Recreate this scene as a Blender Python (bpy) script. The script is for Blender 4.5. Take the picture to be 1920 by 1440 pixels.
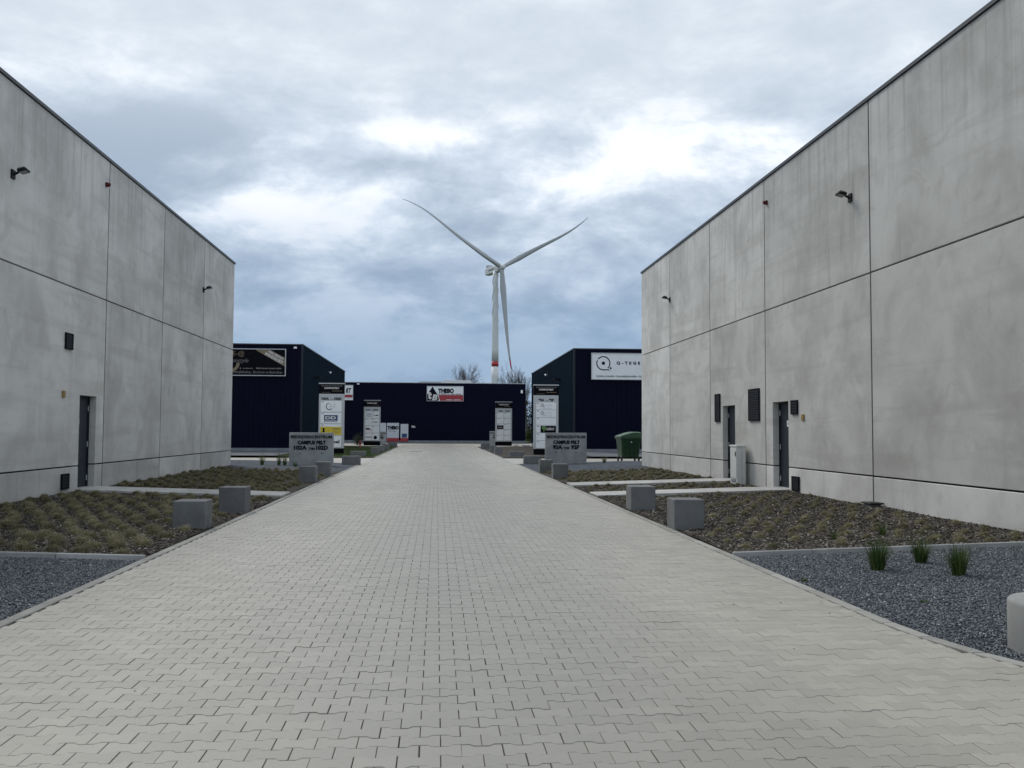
import bpy, bmesh, math, random
import numpy as np
from mathutils import Vector, Matrix
random.seed(7); rng = np.random.default_rng(7)
for o in list(bpy.data.objects): bpy.data.objects.remove(o, do_unlink=True)
scene = bpy.context.scene
COL = scene.collection
R = math.radians

# ------------------------------------------------------------------ camera
F, VP, ROLL, EYE = 1760.0, (819.0, 806.0), R(0.3), 1.5      # pixels of a 1920 x 1440 frame
cy = np.array([VP[0]-960, -(VP[1]-720), -F]); cy /= np.linalg.norm(cy)
cu = np.array([math.sin(ROLL), math.cos(ROLL), 0.0]); cu[2] = -(cu@cy)/cy[2]
cu -= (cu@cy)*cy; cu /= np.linalg.norm(cu)
cx = np.cross(cy, cu)
RW = np.stack([cx, cy, cu])                                  # camera vector -> world vector
cam_data = bpy.data.cameras.new('camera'); cam = bpy.data.objects.new('camera', cam_data); COL.objects.link(cam)
M4 = Matrix.Identity(4)
for i in range(3):
    for j in range(3): M4[i][j] = RW[i][j]
M4[2][3] = EYE
cam.matrix_world = M4
cam_data.sensor_width = 36.0; cam_data.lens = 36.0*F/1920.0
cam_data.clip_start = 0.1; cam_data.clip_end = 9000
scene.camera = cam

def at(px, py, ax, v):
    d = RW@np.array([px-960, -(py-720), -F]); o = np.array([0, 0, EYE])
    return o+(v-o[ax])/d[ax]*d
def rect_at(x0, y0, x1, y1, Y):                               # pixel box -> X0, X1, Z0, Z1 on the plane y = Y
    xm, ym = (x0+x1)/2, (y0+y1)/2
    return at(x0, ym, 1, Y)[0], at(x1, ym, 1, Y)[0], at(xm, y1, 1, Y)[2], at(xm, y0, 1, Y)[2]

# ------------------------------------------------------------------ light
SUN_EL, SUN_AZ = R(46), R(-34)                                 # azimuth from +Y towards +X
scene.world = bpy.data.worlds.new('World'); W = scene.world; W.use_nodes = True
nt = W.node_tree; nt.nodes.clear()
class NB:
    """small node-building helper"""
    def __init__(s, tree): s.t = tree
    def n(s, kind, **kw):
        nd = s.t.nodes.new(kind)
        for k, v in kw.items():
            if k.startswith('_'): setattr(nd, k[1:], v)
        return nd
    def put(s, sock, v):
        if isinstance(v, bpy.types.NodeSocket): s.t.links.new(v, sock)
        else: sock.default_value = v
    def math(s, op, a, b=None, c=None, clamp=False):
        nd = s.t.nodes.new('ShaderNodeMath'); nd.operation = op; nd.use_clamp = clamp
        s.put(nd.inputs[0], a)
        if b is not None: s.put(nd.inputs[1], b)
        if c is not None: s.put(nd.inputs[2], c)
        return nd.outputs[0]
    def mix(s, f, a, b, mode='MIX'):
        nd = s.t.nodes.new('ShaderNodeMix'); nd.data_type = 'RGBA'; nd.blend_type = mode; nd.clamp_factor = True
        s.put(nd.inputs['Factor'], f); s.put(nd.inputs[6], c4(a)); s.put(nd.inputs[7], c4(b))
        return nd.outputs[2]
    def noise(s, vec, scale, detail=4, rough=0.55, dist=0.0):
        nd = s.t.nodes.new('ShaderNodeTexNoise'); s.put(nd.inputs['Vector'], vec)
        nd.inputs['Scale'].default_value = scale; nd.inputs['Detail'].default_value = detail
        nd.inputs['Roughness'].default_value = rough; nd.inputs['Distortion'].default_value = dist
        return nd.outputs[0]
    def ramp(s, v, lo, hi):
        nd = s.t.nodes.new('ShaderNodeMapRange'); nd.interpolation_type = 'SMOOTHSTEP'
        s.put(nd.inputs[0], v); nd.inputs[1].default_value = lo; nd.inputs[2].default_value = hi
        return nd.outputs[0]
    def vscale(s, v, sc, off=(0, 0, 0)):
        nd = s.t.nodes.new('ShaderNodeMapping'); s.put(nd.inputs[0], v)
        nd.inputs['Scale'].default_value = sc; nd.inputs['Location'].default_value = off
        return nd.outputs[0]
def c4(c):
    if isinstance(c, bpy.types.NodeSocket): return c
    return (c[0], c[1], c[2], 1.0) if len(c) == 3 else c
b = NB(nt)
tc = b.n('ShaderNodeTexCoord')
sep = b.n('ShaderNodeSeparateXYZ'); nt.links.new(tc.outputs['Generated'], sep.inputs[0])
cl = b.vscale(tc.outputs['Generated'], (2.6, 2.6, 5.2), (3.1, 1.7, 0.4))
n1 = b.noise(cl, 1.5, 10, 0.60, 0.40)
n2 = b.noise(b.vscale(tc.outputs['Generated'], (2.6, 2.6, 5.6), (7.3, 2.2, 1.4)), 3.6, 9, 0.60, 0.15)
dens = b.math('ADD', b.math('MULTIPLY', n1, 0.44), b.math('MULTIPLY', n2, 0.48))
dens = b.math('ADD', dens, 0.035)
def blob(az, el, wa, we, amp):
    """a thicker (+) or thinner (-) stretch of the cloud layer"""
    az, el = R(az), R(el)
    a = b.math('ARCTAN2', sep.outputs[0], sep.outputs[1]); e = b.math('ARCSINE', sep.outputs[2])
    da = b.math('DIVIDE', b.math('SUBTRACT', a, az), R(wa)); de = b.math('DIVIDE', b.math('SUBTRACT', e, el), R(we))
    q = b.math('ADD', b.math('MULTIPLY', da, da), b.math('MULTIPLY', de, de))
    return b.math('MULTIPLY', b.math('EXPONENT', b.math('MULTIPLY', q, -1.0)), amp)
for bl in ((-15.0, 17.0, 6.5, 1.8, 0.185), (-17, 13.8, 5.0, 1.8, 0.10), (-5, 15.6, 4.5, 0.8, 0.095), (14.5, 13.6, 4.0, 1.4, 0.10), (20, 18.6, 3.0, 1.0, 0.07), (11.5, 22.0, 3.0, 0.8, 0.03),
           (3.0, 14.8, 6.5, 1.6, -0.062), (1, 18.0, 12, 1.8, -0.034), (-11, 13.0, 3.0, 0.9, -0.11), (-18, 19.3, 3.0, 0.7, -0.06), (0, 9.0, 26, 2.6, 0.022)):
    dens = b.math('ADD', dens, blob(*bl))
crn = b.n('ShaderNodeValToRGB'); nt.links.new(dens, crn.inputs[0]); el = crn.color_ramp.elements
crn.color_ramp.interpolation = 'B_SPLINE'
el[0].position = 0.36; el[0].color = (1.0, 1.0, 1.0, 1); el[1].position = 0.66; el[1].color = (0.34, 0.415, 0.515, 1)
for ps, cc in ((0.43, (0.92, 0.955, 1.0)), (0.475, (0.69, 0.76, 0.845)), (0.52, (0.565, 0.64, 0.735)), (0.58, (0.44, 0.515, 0.615))):
    k = el.new(ps); k.color = (*cc, 1)
mul = b.n('ShaderNodeVectorMath'); mul.operation = 'SCALE'; nt.links.new(crn.outputs[0], mul.inputs[0]); mul.inputs['Scale'].default_value = 10.6
cloud = mul.outputs[0]
cloud = b.mix(b.math('MULTIPLY', b.ramp(sep.outputs[2], 0.26, 0.38), 0.68), cloud, (6.5, 7.2, 7.9))
low = b.math('SUBTRACT', 1.0, b.ramp(sep.outputs[2], 0.06, 0.31))
lowcol = b.mix(b.ramp(dens, 0.40, 0.60), (2.75, 3.95, 5.6), (1.85, 2.9, 4.4))
cloud = b.mix(b.math('MULTIPLY', low, 0.95), cloud, lowcol)
sky = b.n('ShaderNodeTexSky'); sky.sky_type = 'NISHITA'; sky.sun_disc = False
sky.sun_elevation = SUN_EL; sky.sun_rotation = SUN_AZ
skyc = b.mix(0.965, sky.outputs[0], cloud)
bg = b.n('ShaderNodeBackground'); nt.links.new(skyc, bg.inputs[0]); bg.inputs[1].default_value = 0.080
wo = b.n('ShaderNodeOutputWorld'); nt.links.new(bg.outputs[0], wo.inputs[0])
sl = bpy.data.lights.new('sun', 'SUN'); sl.energy = 1.3; sl.angle = R(22); sl.color = (1.0, 0.96, 0.9)
sun = bpy.data.objects.new('sun', sl); COL.objects.link(sun)
sd = Vector((math.sin(SUN_AZ)*math.cos(SUN_EL), math.cos(SUN_AZ)*math.cos(SUN_EL), math.sin(SUN_EL)))
sun.rotation_euler = (-sd).to_track_quat('-Z', 'Y').to_euler(); sun.location = (0, 0, 60)
scene.view_settings.view_transform = 'Standard'; scene.view_settings.look = 'None'
scene.view_settings.exposure = 0.48; scene.view_settings.gamma = 1.0; scene.view_settings.use_curve_mapping = False

# ------------------------------------------------------------------ helpers
ORG = {}
def tag(o, label=None, cat=None, group=None, kind=None):
    if label: o['label'] = label
    if cat: o['category'] = cat
    if group: o['group'] = group
    if kind: o['kind'] = kind
    return o
def thing(name, loc, label, cat, group=None):
    o = bpy.data.objects.new(name, None); COL.objects.link(o); o.location = loc
    o.empty_display_size = 0.3; ORG[o.name] = np.array(loc, float)
    return tag(o, label, cat, group)
def link(name, me, mat, parent=None):
    if mat is not None and not me.materials: me.materials.append(mat)
    o = bpy.data.objects.new(name, me); COL.objects.link(o)
    if parent is not None: o.parent = parent
    return o
class MB:
    def __init__(s): s.v = []; s.f = []
    def add(s, vs, fs):
        k = len(s.v); s.v += [tuple(p) for p in vs]; s.f += [tuple(i+k for i in q) for q in fs]; return s
    def box(s, x0, x1, y0, y1, z0, z1):
        vs = [(x, y, z) for z in (z0, z1) for y in (y0, y1) for x in (x0, x1)]
        return s.add(vs, [(0, 2, 3, 1), (4, 5, 7, 6), (0, 1, 5, 4), (2, 6, 7, 3), (0, 4, 6, 2), (1, 3, 7, 5)])
    def hexa(s, p):                                           # 8 corners in box() order
        return s.add(p, [(0, 2, 3, 1), (4, 5, 7, 6), (0, 1, 5, 4), (2, 6, 7, 3), (0, 4, 6, 2), (1, 3, 7, 5)])
    def tube(s, p, q, r0, r1, n=10, caps=True):
        p, q = Vector(p), Vector(q); d = (q-p).normalized()
        u = d.orthogonal().normalized(); w = d.cross(u)
        vs = []
        for c, r in ((p, r0), (q, r1)):
            for i in range(n):
                a = 2*math.pi*i/n; vs.append(c+u*(r*math.cos(a))+w*(r*math.sin(a)))
        fs = [(i, (i+1) % n, n+(i+1) % n, n+i) for i in range(n)]
        if caps: fs += [tuple(range(n))[::-1], tuple(range(n, 2*n))]
        return s.add(vs, fs)
    def lathe(s, c, prof, n=24):                              # prof: (r, z) from bottom to top
        k = len(prof); vs = []
        for r, z in prof:
            for i in range(n):
                a = 2*math.pi*i/n; vs.append((c[0]+r*math.cos(a), c[1]+r*math.sin(a), c[2]+z))
        fs = [(j*n+i, j*n+(i+1) % n, (j+1)*n+(i+1) % n, (j+1)*n+i) for j in range(k-1) for i in range(n)]
        fs += [tuple(range(n))[::-1], tuple(range((k-1)*n, k*n))]
        return s.add(vs, fs)
    def prism(s, poly, y0, y1):                               # polygon in (x, z), front face at y0
        n = len(poly)
        vs = [(x, y0, z) for x, z in poly]+[(x, y1, z) for x, z in poly]
        return s.add(vs, [tuple(range(n)), tuple(range(n, 2*n))[::-1]]+[(i, n+i, n+(i+1) % n, (i+1) % n) for i in range(n)])
    def flat(s, poly, y):                                     # print: polygon in (x, z) on the plane y
        return s.add([(x, y, z) for x, z in poly], [tuple(range(len(poly)))])
    def build(s, name, mat, parent=None, root=None, smooth=False, bevel=0.0, seg=2):
        org = np.zeros(3)
        p = root if root is not None else parent
        if p is not None and p.name in ORG: org = ORG[p.name]
        me = bpy.data.meshes.new(name)
        me.from_pydata([(x-org[0], y-org[1], z-org[2]) for x, y, z in s.v], [], s.f)
        bm = bmesh.new(); bm.from_mesh(me); bmesh.ops.recalc_face_normals(bm, faces=bm.faces); bm.to_mesh(me); bm.free()
        if smooth: me.polygons.foreach_set('use_smooth', [True]*len(me.polygons))
        o = link(name, me, mat, parent)
        if p is not None: ORG[o.name] = org
        if bevel > 0:
            m = o.modifiers.new('bevel', 'BEVEL'); m.width = bevel; m.segments = seg; m.limit_method = 'ANGLE'; m.angle_limit = R(40)
        return o
def centre_origin(o):
    """move the origin of a lone mesh to the middle of its base"""
    me = o.data; n = len(me.vertices); a = np.empty(n*3); me.vertices.foreach_get('co', a); a = a.reshape(-1, 3)
    c = np.array([(a[:, 0].min()+a[:, 0].max())/2, (a[:, 1].min()+a[:, 1].max())/2, a[:, 2].min()])
    me.vertices.foreach_set('co', (a-c).ravel()); o.location = Vector(o.location)+Vector(c)
    return o
def np_mesh(name, verts, faces, mat, shade=None, parent=None):
    """verts (n,3); faces (m,k) of one size; shade: one float for each face"""
    verts = np.asarray(verts, np.float32); faces = np.asarray(faces, np.int32)
    me = bpy.data.meshes.new(name); m, k = faces.shape
    me.vertices.add(len(verts)); me.vertices.foreach_set('co', verts.ravel())
    me.loops.add(m*k); me.loops.foreach_set('vertex_index', faces.ravel())
    me.polygons.add(m); me.polygons.foreach_set('loop_start', np.arange(0, m*k, k, dtype=np.int32))
    me.polygons.foreach_set('loop_total', np.full(m, k, np.int32))
    if shade is not None:
        at_ = me.attributes.new('shade', 'FLOAT', 'FACE'); at_.data.foreach_set('value', np.asarray(shade, np.float32))
    me.update(calc_edges=True); me.validate()
    return link(name, me, mat, parent)

_dg = None
def text_mesh(body, bold=0.0, shear=0.0, spacing=1.0, extrude=0.0):
    cv = bpy.data.curves.new('txt', 'FONT'); cv.body = body; cv.offset = bold; cv.shear = shear
    cv.space_character = spacing; cv.extrude = extrude; cv.resolution_u = 3
    o = bpy.data.objects.new('txt', cv); COL.objects.link(o)
    bpy.context.view_layer.update()
    me = bpy.data.meshes.new_from_object(o.evaluated_get(bpy.context.evaluated_depsgraph_get()))
    bpy.data.objects.remove(o, do_unlink=True); bpy.data.curves.remove(cv)
    return me
def lettering(body, x0, x1, z0, z1, y, mat, parent, bold=0.02, shear=0.0, spacing=1.0, depth=0.0, fit='both', rot=0.0, name='lettering'):
    """words on the plane y, read from -Y, filling the box x0..x1, z0..z1"""
    me = text_mesh(body, bold, shear, spacing, 0.05 if depth else 0.0)
    n = len(me.vertices); a = np.empty(n*3); me.vertices.foreach_get('co', a); a = a.reshape(-1, 3)
    mn, mx = a.min(0), a.max(0); w, h = mx[0]-mn[0], mx[1]-mn[1]
    sx, sz = (x1-x0)/w, (z1-z0)/h
    if fit == 'height': sx = sz
    q = np.empty_like(a)
    lx = (a[:, 0]-(mn[0]+mx[0])/2)*sx; lz = (a[:, 1]-(mn[1]+mx[1])/2)*sz
    ca, sa = math.cos(rot), math.sin(rot)
    q[:, 0] = (x0+x1)/2+lx*ca-lz*sa; q[:, 2] = (z0+z1)/2+lx*sa+lz*ca
    q[:, 1] = y-(a[:, 2]/0.05*depth/2 if depth else 0)
    q -= ORG.get(parent.name, np.zeros(3)) if parent is not None else 0
    me.vertices.foreach_set('co', q.ravel().astype(np.float32)); me.update()
    me.materials.clear()
    return link(name, me, mat, parent)
def rectp(x0, x1, z0, z1): return [(x0, z0), (x1, z0), (x1, z1), (x0, z1)]
def ring(cxx, cz, r0, r1, a0, a1, n=28):
    p = [(cxx+r1*math.cos(a0+(a1-a0)*i/n), cz+r1*math.sin(a0+(a1-a0)*i/n)) for i in range(n+1)]
    q = [(cxx+r0*math.cos(a0+(a1-a0)*i/n), cz+r0*math.sin(a0+(a1-a0)*i/n)) for i in range(n+1)]
    return p, q
def add_ring(mb, y, cxx, cz, r0, r1, a0, a1, n=28):
    p, q = ring(cxx, cz, r0, r1, a0, a1, n)
    for i in range(n): mb.flat([p[i], p[i+1], q[i+1], q[i]], y)
    return mb

# ------------------------------------------------------------------ materials
def new_mat(name):
    m = bpy.data.materials.new(name); m.use_nodes = True; t = m.node_tree
    return m, NB(t), t.nodes['Principled BSDF'], t
def plain(name, col, rough=0.6, metal=0.0, var=0.12, scale=6.0, bump=0.0, spec=0.5, grime=0.0, ior=1.5):
    m, b, p, t = new_mat(name)
    g = b.n('ShaderNodeNewGeometry'); tcn = b.n('ShaderNodeTexCoord')
    n = b.noise(tcn.outputs['Object'], scale, 5, 0.6)
    lo = tuple(c*(1-var) for c in col); hi = tuple(min(1, c*(1+var)) for c in col)
    c = b.mix(b.ramp(n, 0.3, 0.7), lo, hi)
    if grime:
        n3 = b.noise(b.vscale(tcn.outputs['Object'], (3, 3, 0.35)), 1.3, 6, 0.65)
        c = b.mix(b.math('MULTIPLY', b.ramp(n3, 0.5, 0.8), grime), c, tuple(x*0.45 for x in col))
    b.put(p.inputs['Base Color'], c); p.inputs['Metallic'].default_value = metal
    b.put(p.inputs['Roughness'], b.math('ADD', b.math('MULTIPLY', b.noise(tcn.outputs['Object'], scale*3, 3), 0.2), rough-0.1, clamp=True))
    p.inputs['Specular IOR Level'].default_value = spec; p.inputs['IOR'].default_value = ior
    if bump:
        bp = b.n('ShaderNodeBump'); bp.inputs['Strength'].default_value = bump; bp.inputs['Distance'].default_value = 0.01
        b.put(bp.inputs['Height'], b.noise(tcn.outputs['Object'], scale*12, 5, 0.7)); t.links.new(bp.outputs[0], p.inputs['Normal'])
    return m
def concrete_wall(name='cast_concrete_panel', st_amt=0.28):
    m, b, p, t = new_mat(name)
    g = b.n('ShaderNodeNewGeometry'); oi = b.n('ShaderNodeObjectInfo'); pos = g.outputs['Position']
    r = oi.outputs['Random']
    va = b.n('ShaderNodeVectorMath'); va.operation = 'ADD'; t.links.new(pos, va.inputs[0])
    cb = b.n('ShaderNodeCombineXYZ'); 
    for i, k in enumerate((37.0, 53.0, 71.0)): t.links.new(b.math('MULTIPLY', r, k), cb.inputs[i])
    t.links.new(cb.outputs[0], va.inputs[1]); pv = va.outputs[0]
    big = b.noise(pv, 0.55, 6, 0.6, 0.4)
    mid = b.noise(pv, 2.3, 6, 0.62, 0.3)
    fine = b.noise(pv, 45, 4, 0.7)
    streak = b.noise(b.vscale(pv, (2.2, 2.2, 0.16)), 1.2, 6, 0.6, 0.25)
    streak2 = b.noise(b.vscale(pv, (5.5, 5.5, 0.22), (4, 9, 2)), 1.1, 5, 0.6, 0.2)
    band = b.noise(b.vscale(pv, (0.22, 0.22, 2.6), (1, 5, 7)), 1.0, 5, 0.6, 0.5)
    c = b.mix(b.ramp(big, 0.32, 0.68), (0.42, 0.412, 0.392), (0.61, 0.603, 0.578))
    c = b.mix(b.math('MULTIPLY', b.ramp(mid, 0.35, 0.75), 0.45), c, (0.60, 0.597, 0.58))
    c = b.mix(b.math('MULTIPLY', b.ramp(band, 0.47, 0.70), 0.45), c, (0.385, 0.372, 0.345))
    c = b.mix(b.math('MULTIPLY', b.ramp(streak, 0.55, 0.78), st_amt), c, (0.27, 0.26, 0.238))
    c = b.mix(b.math('MULTIPLY', b.ramp(streak2, 0.62, 0.76), 0.30), c, (0.62, 0.615, 0.60))
    sz = b.n('ShaderNodeSeparateXYZ'); t.links.new(pos, sz.inputs[0])
    run = b.noise(b.vscale(pos, (6.5, 6.5, 0.10), (2, 3, 5)), 1.0, 4, 0.6, 0.1)
    rl = b.math('MULTIPLY', b.ramp(run, 0.50, 0.66), b.ramp(b.math('ADD', sz.outputs[2], b.math('MULTIPLY', mid, 2.5)), 6.4, 8.9))
    c = b.mix(b.math('MULTIPLY', rl, 0.33), c, (0.225, 0.215, 0.195))
    blot = b.noise(pv, 1.1, 3, 0.5, 1.2)
    c = b.mix(b.math('MULTIPLY', b.ramp(blot, 0.58, 0.66), 0.22), c, (0.33, 0.318, 0.298))
    vp = b.n('ShaderNodeTexVoronoi'); t.links.new(pv, vp.inputs['Vector']); vp.inputs['Scale'].default_value = 9.0
    c = b.mix(b.math('MULTIPLY', b.math('SUBTRACT', 1.0, b.ramp(vp.outputs['Distance'], 0.05, 0.11)), 0.45), c, (0.17, 0.165, 0.155))
    c = b.mix(b.math('MULTIPLY', b.ramp(fine, 0.60, 0.8), 0.30), c, (0.26, 0.26, 0.25))
    shade = b.math('ADD', 0.80, b.math('MULTIPLY', r, 0.30))
    mx = b.n('ShaderNodeVectorMath'); mx.operation = 'SCALE'; t.links.new(c, mx.inputs[0]); t.links.new(shade, mx.inputs['Scale'])
    t.links.new(mx.outputs[0], p.inputs['Base Color']); p.inputs['Roughness'].default_value = 0.85
    p.inputs['Specular IOR Level'].default_value = 0.3
    bp = b.n('ShaderNodeBump'); bp.inputs['Strength'].default_value = 0.25; bp.inputs['Distance'].default_value = 0.006
    b.put(bp.inputs['Height'], b.math('ADD', fine, b.math('MULTIPLY', mid, 1.5))); t.links.new(bp.outputs[0], p.inputs['Normal'])
    return m
def concrete_block(name='precast_grey_concrete', base=0.160, tint=(0.97, 1.0, 1.03)):
    m, b, p, t = new_mat(name)
    g = b.n('ShaderNodeNewGeometry'); oi = b.n('ShaderNodeObjectInfo'); pos = g.outputs['Position']
    big = b.noise(pos, 2.2, 6, 0.62, 0.4); fine = b.noise(pos, 80, 4, 0.7); st = b.noise(b.vscale(pos, (7, 7, 1.1)), 1.0, 5, 0.6)
    k = lambda v: tuple(v*x for x in tint)
    c = b.mix(b.ramp(big, 0.3, 0.7), k(base*0.84), k(base*1.15))
    c = b.mix(b.math('MULTIPLY', b.ramp(st, 0.5, 0.75), 0.28), c, k(base*0.55))
    c = b.mix(b.math('MULTIPLY', b.ramp(fine, 0.55, 0.8), 0.4), c, k(base*0.5))
    shade = b.math('ADD', 0.88, b.math('MULTIPLY', oi.outputs['Random'], 0.24))
    mx = b.n('ShaderNodeVectorMath'); mx.operation = 'SCALE'; t.links.new(c, mx.inputs[0]); t.links.new(shade, mx.inputs['Scale'])
    t.links.new(mx.outputs[0], p.inputs['Base Color']); p.inputs['Roughness'].default_value = 0.88; p.inputs['Specular IOR Level'].default_value = 0.25
    bp = b.n('ShaderNodeBump'); bp.inputs['Strength'].default_value = 0.4; bp.inputs['Distance'].default_value = 0.004
    b.put(bp.inputs['Height'], fine); t.links.new(bp.outputs[0], p.inputs['Normal'])
    return m
def paver_mat(name, mode):
    m, b, p, t = new_mat(name)
    g = b.n('ShaderNodeNewGeometry'); pos = g.outputs['Position']
    if mode == 'object': r = b.n('ShaderNodeObjectInfo').outputs['Random']
    elif mode == 'face':
        a = b.n('ShaderNodeAttribute'); a.attribute_name = 'shade'; r = a.outputs['Fac']
    else: r = b.noise(b.vscale(pos, (5, 7.1, 1)), 1.0, 1, 0.5)
    big = b.noise(b.vscale(pos, (0.55, 0.16, 1)), 1.0, 6, 0.6, 0.4)
    mid = b.noise(pos, 1.7, 6, 0.65, 0.5); fine = b.noise(pos, 190, 3, 0.7); grain = b.noise(pos, 60, 4, 0.7)
    c = b.mix(r, (0.288, 0.271, 0.234), (0.348, 0.327, 0.284))
    # the middle of the carriageway is worn and stained by traffic
    sx = b.n('ShaderNodeSeparateXYZ'); t.links.new(pos, sx.inputs[0])
    wob = b.noise(b.vscale(pos, (0.5, 0.09, 1)), 1.0, 5, 0.6)
    dx = b.math('ABSOLUTE', b.math('ADD', b.math('SUBTRACT', sx.outputs[0], 0.35), b.math('MULTIPLY', b.math('SUBTRACT', wob, 0.5), 3.0)))
    lane = b.math('SUBTRACT', 1.0, b.ramp(dx, 0.3, 2.5))
    c = b.mix(b.math('MULTIPLY', lane, 0.50), c, (0.16, 0.154, 0.136))
    c = b.mix(b.math('MULTIPLY', b.ramp(big, 0.44, 0.68), 0.35), c, (0.205, 0.195, 0.174))
    c = b.mix(b.math('MULTIPLY', b.ramp(mid, 0.52, 0.80), 0.35), c, (0.20, 0.19, 0.169))
    c = b.mix(b.math('MULTIPLY', b.ramp(grain, 0.5, 0.8), 0.28), c, (0.18, 0.172, 0.148))
    c = b.mix(b.math('MULTIPLY', b.ramp(fine, 0.58, 0.72), 0.30), c, (0.42, 0.40, 0.345))
    t.links.new(c, p.inputs['Base Color']); p.inputs['Roughness'].default_value = 0.50; p.inputs['Specular IOR Level'].default_value = 0.6
    bp = b.n('ShaderNodeBump'); bp.inputs['Strength'].default_value = 0.5; bp.inputs['Distance'].default_value = 0.003
    b.put(bp.inputs['Height'], b.math('ADD', fine, grain)); t.links.new(bp.outputs[0], p.inputs['Normal'])
    return m
def shade_mat(name, stops, rough=0.8, src='face', spec=0.3, trans=0.0, extra=None, tuft=False):
    """colour picked for each piece from a list of stops (pos, colour)"""
    m, b, p, t = new_mat(name)
    if src == 'face':
        a = b.n('ShaderNodeAttribute'); a.attribute_name = 'shade'; r = a.outputs['Fac']
    else: r = b.n('ShaderNodeObjectInfo').outputs['Random']
    g = b.n('ShaderNodeNewGeometry')
    if extra: r = b.math('ADD', b.math('MULTIPLY', r, 1-extra), b.math('MULTIPLY', b.ramp(b.noise(g.outputs['Position'], 1.3, 4), 0.3, 0.7), extra))
    if tuft: r = b.math('ADD', r, b.math('ADD', b.math('MULTIPLY', b.math('SUBTRACT', b.n('ShaderNodeObjectInfo').outputs['Random'], 0.5), 0.32), b.math('MULTIPLY', b.math('SUBTRACT', b.noise(g.outputs['Position'], 1.6, 3), 0.5), 0.5)), clamp=True)
    cr = b.n('ShaderNodeValToRGB'); e = cr.color_ramp.elements
    e[0].position = stops[0][0]; e[0].color = c4(stops[0][1]); e[1].position = stops[-1][0]; e[1].color = c4(stops[-1][1])
    for pz, c in stops[1:-1]:
        k = e.new(pz); k.color = c4(c)
    t.links.new(r, cr.inputs[0]); t.links.new(cr.outputs[0], p.inputs['Base Color'])
    p.inputs['Roughness'].default_value = rough; p.inputs['Specular IOR Level'].default_value = spec
    if trans:
        td = b.n('ShaderNodeBsdfTranslucent'); t.links.new(cr.outputs[0], td.inputs[0])
        ms = b.n('ShaderNodeMixShader'); ms.inputs[0].default_value = trans
        t.links.new(p.outputs[0], ms.inputs[1]); t.links.new(td.outputs[0], ms.inputs[2])
        t.links.new(ms.outputs[0], t.nodes['Material Output'].inputs['Surface'])
    return m
def ground_mat(name, a, c, d, s1, s2, bump=0.6, dist=0.02):
    m, b, p, t = new_mat(name)
    g = b.n('ShaderNodeNewGeometry'); pos = g.outputs['Position']
    v = b.n('ShaderNodeTexVoronoi'); t.links.new(pos, v.inputs['Vector']); v.inputs['Scale'].default_value = s2
    sc = b.n('ShaderNodeSeparateXYZ'); t.links.new(v.outputs['Color'], sc.inputs[0])
    col = b.mix(sc.outputs[0], a, c)
    col = b.mix(b.ramp(b.noise(pos, s1, 6, 0.65), 0.4, 0.7), col, d)
    t.links.new(col, p.inputs['Base Color']); p.inputs['Roughness'].default_value = 0.9; p.inputs['Specular IOR Level'].default_value = 0.2
    bp = b.n('ShaderNodeBump'); bp.inputs['Strength'].default_value = bump; bp.inputs['Distance'].default_value = dist
    t.links.new(v.outputs['Distance'], bp.inputs['Height']); t.links.new(bp.outputs[0], p.inputs['Normal'])
    return m
M = {}
M['wall'] = concrete_wall(); M['wall_streaked'] = concrete_wall('streaked_concrete_panel', 0.85)
M['block'] = concrete_block()
M['signstone'] = concrete_block('smooth_grey_concrete', 0.33, (0.95, 1.0, 1.04))
M['palestone'] = concrete_block('pale_concrete', 0.40, (1.0, 0.99, 0.96))
M['kerb'] = concrete_block('kerb_concrete', 0.29, (1.0, 0.98, 0.90))
M['edging'] = concrete_block('edging_concrete', 0.36, (1.0, 1.0, 0.98)); M['bollard'] = concrete_block('bollard_concrete', 0.24, (1.0, 1.0, 0.97))
M['paver_o'] = paver_mat('grey_paver_piece', 'object'); M['paver_f'] = paver_mat('grey_paver_field', 'face'); M['paver_s'] = paver_mat('grey_paving_far', 'sheet')
M['joint'] = plain('joint_sand', (0.046, 0.043, 0.037), 0.95, var=0.3, scale=9)
M['seal'] = plain('dark_joint', (0.018, 0.018, 0.018), 0.9)
M['coping'] = plain('anthracite_coping', (0.035, 0.038, 0.042), 0.45, 0.3)
M['roof'] = plain('roof_membrane', (0.09, 0.09, 0.09), 0.9)
M['navy'] = plain('navy_cladding', (0.0028, 0.0034, 0.016), 0.60, 0.0, 0.12, 1.5, spec=0.08)
M['teal'] = plain('dark_slate_cladding', (0.006, 0.015, 0.027), 0.6, 0.0, 0.12, 1.2, spec=0.5, ior=1.10)
M['navytrim'] = plain('dark_trim', (0.012, 0.015, 0.024), 0.4, 0.2, spec=0.3)
M['door'] = plain('dark_blue_door', (0.012, 0.018, 0.028), 0.45, var=0.1, spec=0.35)
M['vent'] = plain('black_vent', (0.006, 0.007, 0.011), 0.6, var=0.1, spec=0.12)
M['lamp'] = plain('black_lamp_housing', (0.010, 0.010, 0.011), 0.6, var=0.1, spec=0.2)
M['glass'] = plain('lamp_glass', (0.12, 0.12, 0.13), 0.2, var=0.05)
M['sirenred'] = plain('dull_red_plastic', (0.09, 0.014, 0.014), 0.6, var=0.2, spec=0.2)
M['red'] = plain('red_plastic', (0.32, 0.025, 0.025), 0.4, var=0.1)
M['yellow'] = plain('ochre_plate', (0.27, 0.18, 0.05), 0.5, var=0.15)
M['white'] = plain('white_board', (0.78, 0.81, 0.84), 0.4, var=0.03, scale=2)
M['board'] = plain('pale_board', (0.50, 0.54, 0.60), 0.4, var=0.04, scale=2)
M['silver'] = plain('silver_frame', (0.46, 0.48, 0.50), 0.5, 0.2, var=0.06)
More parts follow.
